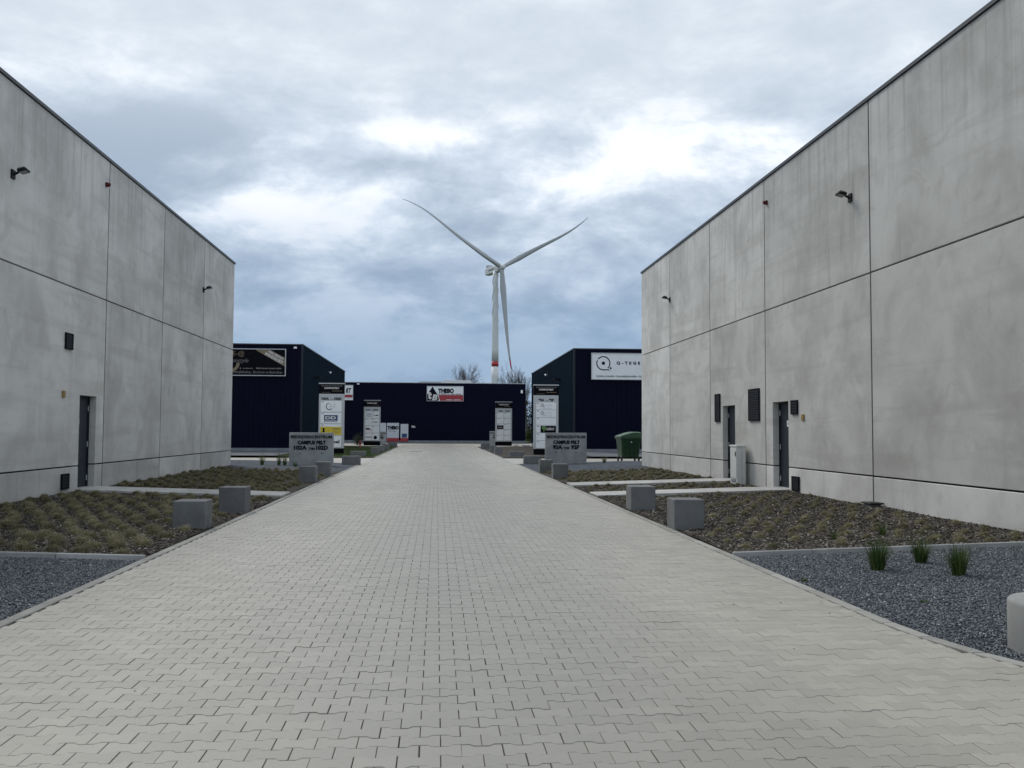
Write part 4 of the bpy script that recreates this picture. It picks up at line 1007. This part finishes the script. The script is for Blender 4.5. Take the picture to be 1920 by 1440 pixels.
def header(T):
    root, hd, bd, P, Y = T
    tword('BEDRIJVENCENTRUM', P, 0.09, 0.945, 0.92, 0.968, Y-0.003, 'dimw', root, hd, bold=0.01)
    tword('CAMPUS PELT', P, 0.20, 0.916, 0.80, 0.940, Y-0.003, 'printw', root, hd, bold=0.05)
    for k in range(5): tflat(P, 0.52+k*0.08, 0.884, 0.58+k*0.08, 0.893, Y-0.003, 'gold', root, hd, 'fine_print')
    for k in range(5): tflat(P, 0.10+k*0.07, 0.866, 0.155+k*0.07, 0.870, Y-0.003, 'gold', root, hd, 'fine_print')
def slot(T, u0, v0, u1, v1, tagmark=True, mat='white'):
    root, hd, bd, P, Y = T; a, c_ = P(u0, v0); b_, d = P(u1, v1)
    o = MB().box(a, b_, Y-0.012, Y-0.002, c_, d).build('tenant_panel', M[mat], root)
    if tagmark: tflat(P, u0+0.03, v1-0.017, u0+0.12, v1-0.010, Y-0.015, 'ink', root, o, 'number_mark')
    return o
T = totem((597.5, 718, 645, 853), 56.0, 'tall totem sign 102A to 102D with yellow tenant panel'); header(T); root, hd, bd, P, Y = T
tword('102A', P, 0.10, 0.762, 0.40, 0.799, Y-0.004, 'ink', root, bd, bold=0.06); tword('T/M', P, 0.455, 0.763, 0.555, 0.776, Y-0.004, 'ink', root, bd, bold=0.02); tword('102D', P, 0.60, 0.762, 0.90, 0.799, Y-0.004, 'ink', root, bd, bold=0.06)
p1 = slot(T, 0.07, 0.598, 0.90, 0.748); a, c_ = P(0.42, 0.672); mb = MB(); add_ring(mb, Y-0.016, a, c_, 0.17, 0.21, R(100), R(320), 20); mb.build('logo_ring', M['ink'], p1, root=root)
for u in (0.42, 0.57): tflat(P, u, 0.697, u+0.09, 0.706, Y-0.016, 'silver', root, p1, 'fine_print')
for u in (0.42, 0.55): tflat(P, u, 0.662, u+0.10, 0.672, Y-0.016, 'silver', root, p1, 'fine_print')
p2 = slot(T, 0.07, 0.437, 0.90, 0.585); tflat(P, 0.21, 0.475, 0.75, 0.552, Y-0.015, 'blue', root, p2, 'logo_field'); tword('DD', P, 0.26, 0.492, 0.69, 0.536, Y-0.018, 'printw', root, p2, bold=0.05)
for k in range(6): tflat(P, 0.21+k*0.09, 0.457, 0.285+k*0.09, 0.466, Y-0.016, 'inkblue', root, p2, 'fine_print')
p3 = slot(T, 0.07, 0.27, 0.90, 0.425); tflat(P, 0.07, 0.275, 0.90, 0.390, Y-0.015, 'signyel', root, p3, 'yellow_field')
a, c_ = P(0.20, 0.33); mb = MB(); mb.flat([(a-0.07, c_+0.18), (a+0.07, c_+0.18), (a+0.05, c_+0.06), (a+0.09, c_-0.06), (a-0.09, c_-0.06), (a-0.04, c_+0.05)], Y-0.018); mb.build('figure_mark', M['ink'], p3, root=root)
tword('HOUT', P, 0.55, 0.300, 0.84, 0.332, Y-0.018, 'gold', root, p3, bold=-0.004); tflat(P, 0.55, 0.352, 0.84, 0.366, Y-0.018, 'gold', root, p3, 'fine_print')
p4 = slot(T, 0.07, 0.105, 0.90, 0.262); tword('uel', P, 0.56, 0.160, 0.83, 0.207, Y-0.016, 'ink', root, p4, bold=0.03)
T = totem((1001, 721, 1047, 854), 56.3, 'tall totem sign 92A to 92F with black and green tenant panel'); header(T); root, hd, bd, P, Y = T
tword('92A', P, 0.19, 0.762, 0.42, 0.800, Y-0.004, 'ink', root, bd, bold=0.06); tword('T/M', P, 0.475, 0.763, 0.575, 0.776, Y-0.004, 'ink', root, bd, bold=0.02); tword('92F', P, 0.61, 0.762, 0.81, 0.800, Y-0.004, 'ink', root, bd, bold=0.06)
for k in range(6):
    v1 = 0.746-k*0.1085; p = slot(T, 0.09, v1-0.100, 0.90, v1)
    if k < 2:
        a, c_ = P(0.34, v1-0.040); mb = MB(); add_ring(mb, Y-0.016, a, c_, 0.075, 0.10, 0, 2*math.pi, 20); mb.build('logo_ring', M['ink'], p, root=root)
        tflat(P, 0.325, v1-0.045, 0.355, v1-0.035, Y-0.016, 'ink', root, p); tflat(P, 0.40, v1-0.067, 0.43, v1-0.058, Y-0.016, 'ink', root, p)
        for j in range(6): tflat(P, 0.46+j*0.048, v1-0.043, 0.485+j*0.048, v1-0.036, Y-0.016, 'inkgrey', root, p, 'fine_print')
        for j in range(8): tflat(P, 0.28+j*0.058, v1-0.083, 0.325+j*0.058, v1-0.078, Y-0.016, 'inkgrey', root, p, 'fine_print')
    if k == 3:
        tflat(P, 0.27, v1-0.100, 0.90, v1-0.004, Y-0.015, 'black', root, p, 'logo_field')
        a, c_ = P(0.40, v1-0.045); mb = MB(); mb.flat([(a-0.13, c_+0.10), (a, c_+0.18), (a+0.11, c_+0.15), (a+0.15, c_+0.02), (a+0.08, c_-0.10), (a-0.02, c_-0.20), (a-0.03, c_-0.06), (a-0.10, c_)], Y-0.018); mb.build('leaf_mark', M['leafgreen'], p, root=root)
        tword('OERO', P, 0.50, v1-0.066, 0.83, v1-0.032, Y-0.018, 'printw', root, p, bold=0.03, shear=0.15)
T = totem((682, 750, 713, 833.5), 91.0, 'far totem sign with dark blue tenant lettering before the lettered window film'); header(T); root, hd, bd, P, Y = T
tword('96A', P, 0.14, 0.765, 0.40, 0.80, Y-0.006, 'inkblue', root, bd, bold=0.03); tword('100D', P, 0.56, 0.765, 0.86, 0.80, Y-0.006, 'ink', root, bd, bold=0.03)
def tslots(T, us, n, mat='board'):
    out = []
    for (u0, u1) in us:
        for k in range(n):
            h = 0.645/n; v1 = 0.748-k*h; out.append(slot(T, u0, v1-h+0.012, u1, v1, mat=mat))
    return out
sl_ = tslots(T, ((0.09, 0.49), (0.52, 0.92)), 4, 'white')
tword('CNC', P, 0.15, 0.675, 0.45, 0.705, Y-0.018, 'inkblue', root, sl_[0], bold=0.03); tword('TECH', P, 0.15, 0.630, 0.45, 0.658, Y-0.018, 'inkblue', root, sl_[0], bold=0.03)
tflat(P, 0.72, 0.650, 0.88, 0.672, Y-0.016, 'ink', root, sl_[4]); tflat(P, 0.56, 0.655, 0.71, 0.67, Y-0.016, 'inkgrey', root, sl_[4])
tflat(P, 0.56, 0.500, 0.86, 0.520, Y-0.016, 'inkgrey', root, sl_[5]); tflat(P, 0.12, 0.335, 0.46, 0.352, Y-0.016, 'signred', root, sl_[2]); tflat(P, 0.12, 0.356, 0.36, 0.38, Y-0.016, 'ink', root, sl_[2])
tflat(P, 0.10, 0.165, 0.48, 0.178, Y-0.016, 'inkblue', root, sl_[3]); tflat(P, 0.10, 0.19, 0.48, 0.196, Y-0.016, 'signred', root, sl_[3])
a, c_ = P(0.71, 0.17); MB().flat([(a+0.17*math.cos(k*math.pi/10), c_+0.17*math.sin(k*math.pi/10)) for k in range(20)], Y-0.016).build('logo_disc', M['ink'], sl_[7], root=root)
T = totem((929, 753, 960, 835), 91.8, 'far totem sign with one black tenant panel, before the hall corner'); header(T); root, hd, bd, P, Y = T
tword('94A', P, 0.19, 0.765, 0.42, 0.80, Y-0.006, 'ink', root, bd, bold=0.06); tword('94F', P, 0.60, 0.765, 0.84, 0.80, Y-0.006, 'ink', root, bd, bold=0.03)
sl_ = tslots(T, ((0.08, 0.49), (0.52, 0.92)), 5, 'white'); tflat(P, 0.09, 0.375, 0.48, 0.46, Y-0.016, 'black', root, sl_[2], 'logo_field'); tflat(P, 0.16, 0.40, 0.42, 0.43, Y-0.018, 'dimw', root, sl_[2], 'fine_print')
def name_sign(px0, px1, pyt, Y, lines, label, w=None):
    x0, x1, z0, z1 = rect_at(px0, pyt, px1, 872, Y); zb = bed_z((x0+x1)/2) if Y < 42 else 0.0
    root = thing('name_sign', ((x0+x1)/2, Y, zb), label, 'sign', 'concrete name signs')
    MB().box(x0, x1, Y, Y+0.16, zb-0.1, z1).build('slab', M['signstone'], root, bevel=0.012)
    H, Wd = z1-zb, x1-x0
    for body, u0, u1, v0, v1, bold in lines: lettering(body, x0+Wd*u0, x0+Wd*u1, zb+H*v0, zb+H*v1, Y-0.010, M['ink'], root, bold=bold, depth=0.018)
    for u in (0.25, 0.74): MB().tube((x0+Wd*u, Y+0.002, zb+H*0.37), (x0+Wd*u, Y-0.012, zb+H*0.37), 0.026, 0.026, 12).build('anchor_cap', M['rubber'], root)
    return root
LN = lambda a, c, L: [('BEDRIJVENCENTRUM', 0.035, 0.965, 0.80, 0.915, 0.014), ('CAMPUS PELT', 0.19, 0.83, 0.64, 0.755, 0.045), (a, L[0], L[1], 0.475, 0.605, 0.045), ('T/M', 0.44, 0.575, 0.475, 0.545, 0.03), (c, L[2], L[3], 0.475, 0.605, 0.045)]
name_sign(542, 625, 811, 38.0, LN('102A', '102D', (0.11, 0.40, 0.61, 0.88)), 'low concrete name sign reading 102A to 102D')
name_sign(1022.5, 1100, 811.5, 40.2, LN('92A', '92F', (0.18, 0.41, 0.62, 0.82)), 'low concrete name sign reading 92A to 92F')
name_sign(689.5, 724.3, 809, 92.6, LN('96A', '100D', (0.11, 0.40, 0.61, 0.88)), 'concrete name sign half hidden behind the totem with blue lettering')
name_sign(918, 952.5, 808.5, 93.4, LN('94A', '94F', (0.18, 0.41, 0.62, 0.82)), 'concrete name sign half hidden behind the totem with one black panel')

# ------------------------------------------------------------------ green container
bp = at(1179, 868, 2, 0.0); bx, by = 8.93, 43.4
root = thing('waste_container', (bx, by, 0), 'green four-wheeled waste container with domed lid', 'container')
mb = MB(); zb, zt = 0.27, 1.17
mb.hexa([(bx-0.40, by-0.50, zb), (bx+0.40, by-0.50, zb), (bx-0.40, by+0.50, zb), (bx+0.40, by+0.50, zb), (bx-0.47, by-0.66, zt), (bx+0.47, by-0.66, zt), (bx-0.47, by+0.66, zt), (bx+0.47, by+0.66, zt)])
bd = mb.build('body', M['green'], root, bevel=0.05, seg=3)
MB().box(bx-0.51, bx+0.51, by-0.70, by+0.70, zt-0.045, zt+0.03).build('rim', M['green'], root, bevel=0.02)
# domed lid, higher at the rear
vs = []; fs = []; n = 14
for j, yy in enumerate((by-0.69, by-0.60, by+0.60, by+0.69)):
    for i in range(n+1):
        t = i/n; xx = bx-0.53+1.05*t; h = 0.27*math.sin(math.pi*min(1, (t*0.80+0.06)))**0.55*(0.45+0.75*t)*(0.86 if j in (0, 3) else 1.0)
        if i in (0, n): h = 0.0
        vs.append((xx, yy, zt+0.035+h))
for j in range(3):
    for i in range(n): a = j*(n+1)+i; fs.append((a, a+1, a+n+2, a+n+1))
fs.append(tuple(range(n+1))); fs.append(tuple(range(3*(n+1), 4*(n+1)))[::-1])
mb = MB(); mb.add(vs, fs); ld = mb.build('lid', M['greenlid'], root)
MB().tube((bx-0.51, by-0.60, zt+0.06), (bx-0.51, by+0.60, zt+0.06), 0.02, 0.02, 8).build('lid_handle', M['green'], ld, root=root)
for sx in (-1, 1):
    for sy in (-1, 1):
        MB().box(bx+sx*0.40-0.04, bx+sx*0.40+0.04, by+sy*0.44-0.05, by+sy*0.44+0.05, 0.14, 0.28).build('caster_fork', M['rubber'], root)
        MB().tube((bx+sx*0.40-0.025, by+sy*0.44, 0.10), (bx+sx*0.40+0.025, by+sy*0.44, 0.10), 0.10, 0.10, 16).build('wheel', M['rubber'], root)
for sy in (-1, 1): MB().tube((bx, by+sy*0.66, 0.98), (bx, by+sy*0.75, 0.98), 0.03, 0.03, 10).build('trunnion', M['silver'], root)
for k in range(3): MB().hexa([(bx-0.25+k*0.22, by-0.60, 0.35), (bx-0.20+k*0.22, by-0.60, 0.35), (bx-0.25+k*0.22, by-0.54, 0.35), (bx-0.20+k*0.22, by-0.54, 0.35), (bx-0.25+k*0.22, by-0.675, 1.10), (bx-0.20+k*0.22, by-0.675, 1.10), (bx-0.25+k*0.22, by-0.60, 1.10), (bx-0.20+k*0.22, by-0.60, 1.10)]).build('rib', M['green'], bd, root=root)

# red hydrant on the green verge
hp = at(675, 839, 2, 0.05); hx, hy = hp[0], hp[1]
root = thing('hydrant', (hx, hy, 0.04), 'small red hydrant post on the green verge', 'hydrant')
MB().lathe((hx, hy, 0.0), [(0.10, 0), (0.10, 0.05), (0.065, 0.07), (0.06, 0.42), (0.085, 0.44), (0.085, 0.50), (0.05, 0.57), (0.02, 0.60)], 14).build('post', M['red'], root, smooth=True)
for s in (-1, 1): MB().tube((hx, hy, 0.33), (hx+s*0.13, hy, 0.33), 0.035, 0.035, 10).build('outlet', M['red'], root)
# grass blades on the verge
def blades(name, x0, x1, y0, y1, n, h, mat, label):
    x = x0+(x1-x0)*rng.random(n); y = y0+(y1-y0)*rng.random(n)**1.3; a = rng.random(n)*math.pi; w = 0.012+0.01*rng.random(n); hh = h*(0.4+rng.random(n)); l = rng.standard_normal((n, 2))*0.05
    v = np.zeros((n, 3, 3)); v[:, 0] = np.stack([x-w*np.cos(a), y-w*np.sin(a), np.full(n, 0.02)], 1); v[:, 1] = np.stack([x+w*np.cos(a), y+w*np.sin(a), np.full(n, 0.02)], 1); v[:, 2] = np.stack([x+l[:, 0], y+l[:, 1], 0.03+hh], 1)
    return tag(np_mesh(name, v.reshape(-1, 3), np.arange(n*3).reshape(-1, 3), mat, rng.random(n)), label, 'grass', kind='stuff')
blades('grass', -8.6, XL-0.2, 51.2, 80, 9000, 0.10, M['greengrass'], 'short green grass growing on the verge beyond the cross street')
# low white rail blocks beyond the mulch bed
for px0, px1, lab in ((963.5, 972, 'short white concrete sleeper on the ground beyond the mulch bed'), (979, 994, 'long white concrete sleeper on the ground beyond the mulch bed')):
    a = at(px0, 836.5, 2, 0.0); c_ = at(px1, 836.5, 2, 0.0)
    o = MB().box(a[0], c_[0], a[1], a[1]+0.3, -0.02, 0.10).build('concrete_sleeper', M['palestone'], None, bevel=0.02); centre_origin(o); tag(o, lab, 'sleeper')

# ------------------------------------------------------------------ trees and hedge beyond the far hall
def bare_tree(x, y, h, spread, seed, label, group):
    r = random.Random(seed); root = thing('bare_tree', (x, y, -0.1), label, 'tree', group)
    trunk = MB(); crown = MB()
    def grow(p, d, L, rad, lev):
        n = 3 if lev < 2 else 2; q = p
        for i in range(n):
            dd = (d+Vector((r.gauss(0, .10), r.gauss(0, .10), r.gauss(0.03, .08)))).normalized(); e = q+dd*(L/n); r1 = rad*(1-0.35*(i+1)/n)
            (trunk if lev == 0 else crown).tube(q, e, rad*(1-0.35*i/n), r1, 6 if lev < 2 else 4 if lev < 4 else 3, caps=False)
            q = e; d = dd
            if lev > 0 and lev < 6 and r.random() < 0.72:
                sd_ = (dd+Vector((r.gauss(0, .8), r.gauss(0, .8), r.gauss(0.15, .45)))).normalized(); grow(q, sd_, L*r.uniform(0.45, 0.7), r1*0.55, lev+1 if lev > 1 else lev+2)
        if lev < 6:
            for k in range(r.choice((2, 3)) if lev else 5):
                sp = spread*(0.55 if lev else 0.75)
                sd_ = (d+Vector((r.gauss(0, sp), r.gauss(0, sp), r.gauss(0.05, .3)))).normalized(); grow(q, sd_, L*r.uniform(0.62, 0.85), rad*0.58, lev+1)
    grow(Vector((x, y, -0.2)), Vector((0, 0, 1)), h*0.36, h*0.028, 0)
    trunk.build('trunk', M['bark'], root); crown.build('crown', M['bark'], root)
    zs = [v[2] for v in crown.v]; s = h/max(zs); root.scale = (s*0.74, s*0.74, s)
TG = 'bare trees behind the far hall'
p = at(856, 806, 1, 142.0); bare_tree(p[0], 142.0, 12.0, 0.45, 3, 'bare spring tree whose crown rises behind the white rooflight', TG)
p = at(990, 806, 1, 140.0); bare_tree(p[0], 140.0, 12.0, 0.45, 11, 'bare spring tree behind the far hall corner, under the turbine blade tip', TG)
def leaf_mass(name, cxyz, rad, n, leaf, mat, label, cat, box=False, seed=1):
    r = np.random.default_rng(seed); c = np.array(cxyz)
    root = thing(name, (c[0], c[1], 0), label, cat)
    if box: p = (r.random((n, 3))*2-1)
    else:
        p = r.standard_normal((n, 3)); p /= np.linalg.norm(p, axis=1)[:, None]; p *= (r.random((n, 1))**0.45)*(0.75+0.35*r.random((n, 1)))
    p = p*np.array(rad)+c+r.standard_normal((n, 3))*0.12; p = p[p[:, 2] > 0.02]; n = len(p)
    u = r.standard_normal((n, 3)); u /= np.linalg.norm(u, axis=1)[:, None]; w = np.cross(u, r.standard_normal((n, 3))); w /= np.linalg.norm(w, axis=1)[:, None]
    s = leaf*(0.6+0.8*r.random((n, 1))); V = np.stack([p-u*s, p+w*s*0.5, p+u*s, p-w*s*0.5], 1).reshape(-1, 3)-ORG[root.name]
    np_mesh('foliage', V, np.arange(n*4).reshape(-1, 4), M[mat], r.random(n), root)
    st = MB()
    for k in range(5): st.tube((c[0]+rad[0]*random.uniform(-.6, .6), c[1], -0.15), (c[0]+rad[0]*random.uniform(-.7, .7), c[1], c[2]+rad[2]*0.3), 0.05, 0.02, 5)
    st.build('stem', M['bark'], root)
p = at(996, 806, 1, 148.0); leaf_mass('hedge', (p[0]+3, 148.0, 2.9), (7.0, 1.2, 3.2), 9000, 0.16, 'leaf', 'tall dull green hedge in the gap beside the far hall', 'hedge', True, 2)
p = at(992, 806, 1, 124.0); leaf_mass('shrub', (p[0]+0.5, 124.0, 0.75), (1.2, 0.9, 0.95), 2600, 0.07, 'brightleaf', 'fresh green shrub in the gap beside the far hall', 'shrub', False, 3)
p = at(677, 806, 1, 92.0); leaf_mass('shrub', (p[0]-0.3, 92.4, 0.5), (0.55, 0.5, 0.6), 900, 0.045, 'leaf', 'small dark shrub beside the totem with blue lettering', 'shrub', False, 4)
# distant wood
r_ = np.random.default_rng(9); n = 60000
ax = np.concatenate([r_.uniform(-420, 420, n)]); ay = r_.uniform(330, 345, n); az = np.abs(r_.standard_normal(n))*1.6+0.5*np.sin(ax*0.05)+r_.random(n)*3.4
pts = np.stack([ax, ay, az], 1); u = r_.standard_normal((n, 3))*0.35; w = r_.standard_normal((n, 3))*0.35
tag(np_mesh('wood', np.stack([pts, pts+u, pts+w], 1).reshape(-1, 3), np.arange(n*3).reshape(-1, 3), M['leaf'], r_.random(n)), 'low far-off wood along the horizon', 'wood', kind='stuff')

# ------------------------------------------------------------------ wind turbine
TY = 690.0
tb = at(928, 720, 1, TY); tx = tb[0]; hub_z = at(939, 502, 1, TY)[2]; topz = hub_z-2.6
root = thing('wind_turbine', (tx, TY, -0.1), 'tall white three-bladed wind turbine with one red tower band', 'wind turbine')
zr0, zr1 = at(928, 687.5, 1, TY)[2], at(928, 677.5, 1, TY)[2]
def tr(z): return 3.05+(1.95-3.05)*max(0, z)/topz
def tower(z0, z1, mat, nm):
    k = max(1, int((z1-z0)/8)); return MB().lathe((tx, TY, 0), [(tr(z0+(z1-z0)*i/k), z0+(z1-z0)*i/k) for i in range(k+1)], 32).build(nm, M[mat], root, smooth=True)
tw = tower(-0.2, zr0, 'turbine', 'tower'); tower(zr0, zr1, 'turbinered', 'red_band'); tower(zr1, topz, 'turbine', 'tower')
zs0 = at(928, 602, 1, TY)[2]
for ph in range(3):                                          # helical strakes below the nacelle
    mb = MB(); prev = None; N = 60
    for i in range(N+1):
        z = zs0+(topz-2-zs0)*i/N; a = ph*2.094+(topz-zs0)*(i/N)*0.17; rr = tr(z)+0.10; p = (tx+rr*math.cos(a), TY+rr*math.sin(a), z)
        if prev: mb.tube(prev, p, 0.22, 0.22, 5, caps=False)
        prev = p
    mb.build('strake', M['turbine'], root)
PSI = R(30); axis = Vector((math.sin(PSI), -math.cos(PSI), 0.06)).normalized(); hx = Vector((math.cos(PSI), math.sin(PSI), 0)).normalized(); up = hx.cross(axis)*-1
if up.z < 0: up = -up
hub = Vector(at(940, 501.5, 1, TY-5.0))
# nacelle box behind the hub
side = hx; L0 = 1.6; Ln = 19.0
def npnt(a, s_, u_): return hub-axis*a+side*s_+up*u_
def nbox(a0, a1, s0, s1, u0, u1): return [npnt(a, s_, u_) for u_ in (u0, u1) for s_ in (s0, s1) for a in (a0, a1)]
mb = MB(); mb.hexa(nbox(L0, Ln, -2.3, 2.3, -2.6, 2.4)); nc = mb.build('nacelle', M['turbine'], root, bevel=0.5, seg=2)
mb = MB(); mb.hexa(nbox(Ln-4.5, Ln-1.5, -1.9, 1.9, 2.4, 4.6)); mb.build('cooler', M['silver'], nc, root=root)
mb = MB(); mb.hexa(nbox(6.5, 14.0, -2.36, -2.31, -0.5, 0.6)); mb.build('side_marking', M['inkgrey'], nc, root=root)
mb = MB(); prof = [(2.1, -1.8), (2.5, 0.2), (2.4, 1.4), (1.8, 2.6), (0.9, 3.3), (0.1, 3.5)]; nn = 20; vs = []
for rr, a in prof:
    for i in range(nn): t = 2*math.pi*i/nn; vs.append(hub+axis*a+side*(rr*math.cos(t))+up*(rr*math.sin(t)))
fs = [(j*nn+i, j*nn+(i+1) % nn, (j+1)*nn+(i+1) % nn, (j+1)*nn+i) for j in range(len(prof)-1) for i in range(nn)]+[tuple(range(nn))[::-1], tuple(range((len(prof)-1)*nn, len(prof)*nn))]
mb.add(vs, fs); mb.build('hub', M['turbine'], root, smooth=True)
def onplane(px, py):
    d = Vector(RW@np.array([px-960, -(py-720), -F])); o = Vector((0, 0, EYE)); return o+d*((hub-o).dot(axis)/d.dot(axis))
def blade(tip_px, mid_px, pitch, band=False):
    tip = onplane(*tip_px)-hub; mid = onplane(*mid_px)-hub; L = tip.length
    e = tip.normalized(); n_ = axis.cross(e).normalized(); bend = mid.dot(n_); tm = mid.dot(e)/L
    # quadratic-like sweep: the centre line leaves the chord between hub and tip by 'bend' at tm
    N = 26; rings = []; nn = 12
    for i in range(N+1):
        t = i/N; off = bend*(math.sin(math.pi*t**(math.log(0.5)/math.log(max(0.2, min(0.8, tm))))))
        c = hub+e*(L*t)+n_*off+axis*(0.4+1.2*t*t)
        if t < 0.05: ch, th = 3.2, 3.2
        else:
            k = (t-0.05)/0.95; ch = (3.2+(4.7-3.2)*min(1, k/0.16)) if k < 0.16 else 4.7*(1-((k-0.16)/0.84)**0.80*0.88); th = 3.2*(1-k)**2.2*0.85+ch*0.18
        tw_ = pitch+R(14)*(1-t)**2; cd = n_*math.cos(tw_)+axis*math.sin(tw_); td = e.cross(cd).normalized()
        rings.append([c+cd*(ch*0.5*math.cos(2*math.pi*q/nn)-0.14*(ch-2.6 if ch > 2.6 else 0))+td*(th*0.5*math.sin(2*math.pi*q/nn)) for q in range(nn)])
    def seg(a, b_, nm, mat, par):
        mb = MB(); vs = [v for r_ in rings[a:b_+1] for v in r_]; k = b_-a+1
        mb.add(vs, [(j*nn+q, j*nn+(q+1) % nn, (j+1)*nn+(q+1) % nn, (j+1)*nn+q) for j in range(k-1) for q in range(nn)]+[tuple(range(nn))[::-1], tuple(range((k-1)*nn, k*nn))])
        return mb.build(nm, M[mat], par, root=root, smooth=True)
    bl = seg(0, 22 if band else N, 'blade', 'bladeshaded', root)
    if band: seg(22, 24, 'red_band', 'turbinered', bl); seg(24, N, 'blade_tip', 'bladeshaded', bl)
blade((753, 374), (800, 397.5), R(20)); blade((1100, 409), (1060, 438.5), R(20)); blade((959, 708), (950.5, 640), R(20), True)
print('objects', len(bpy.data.objects))
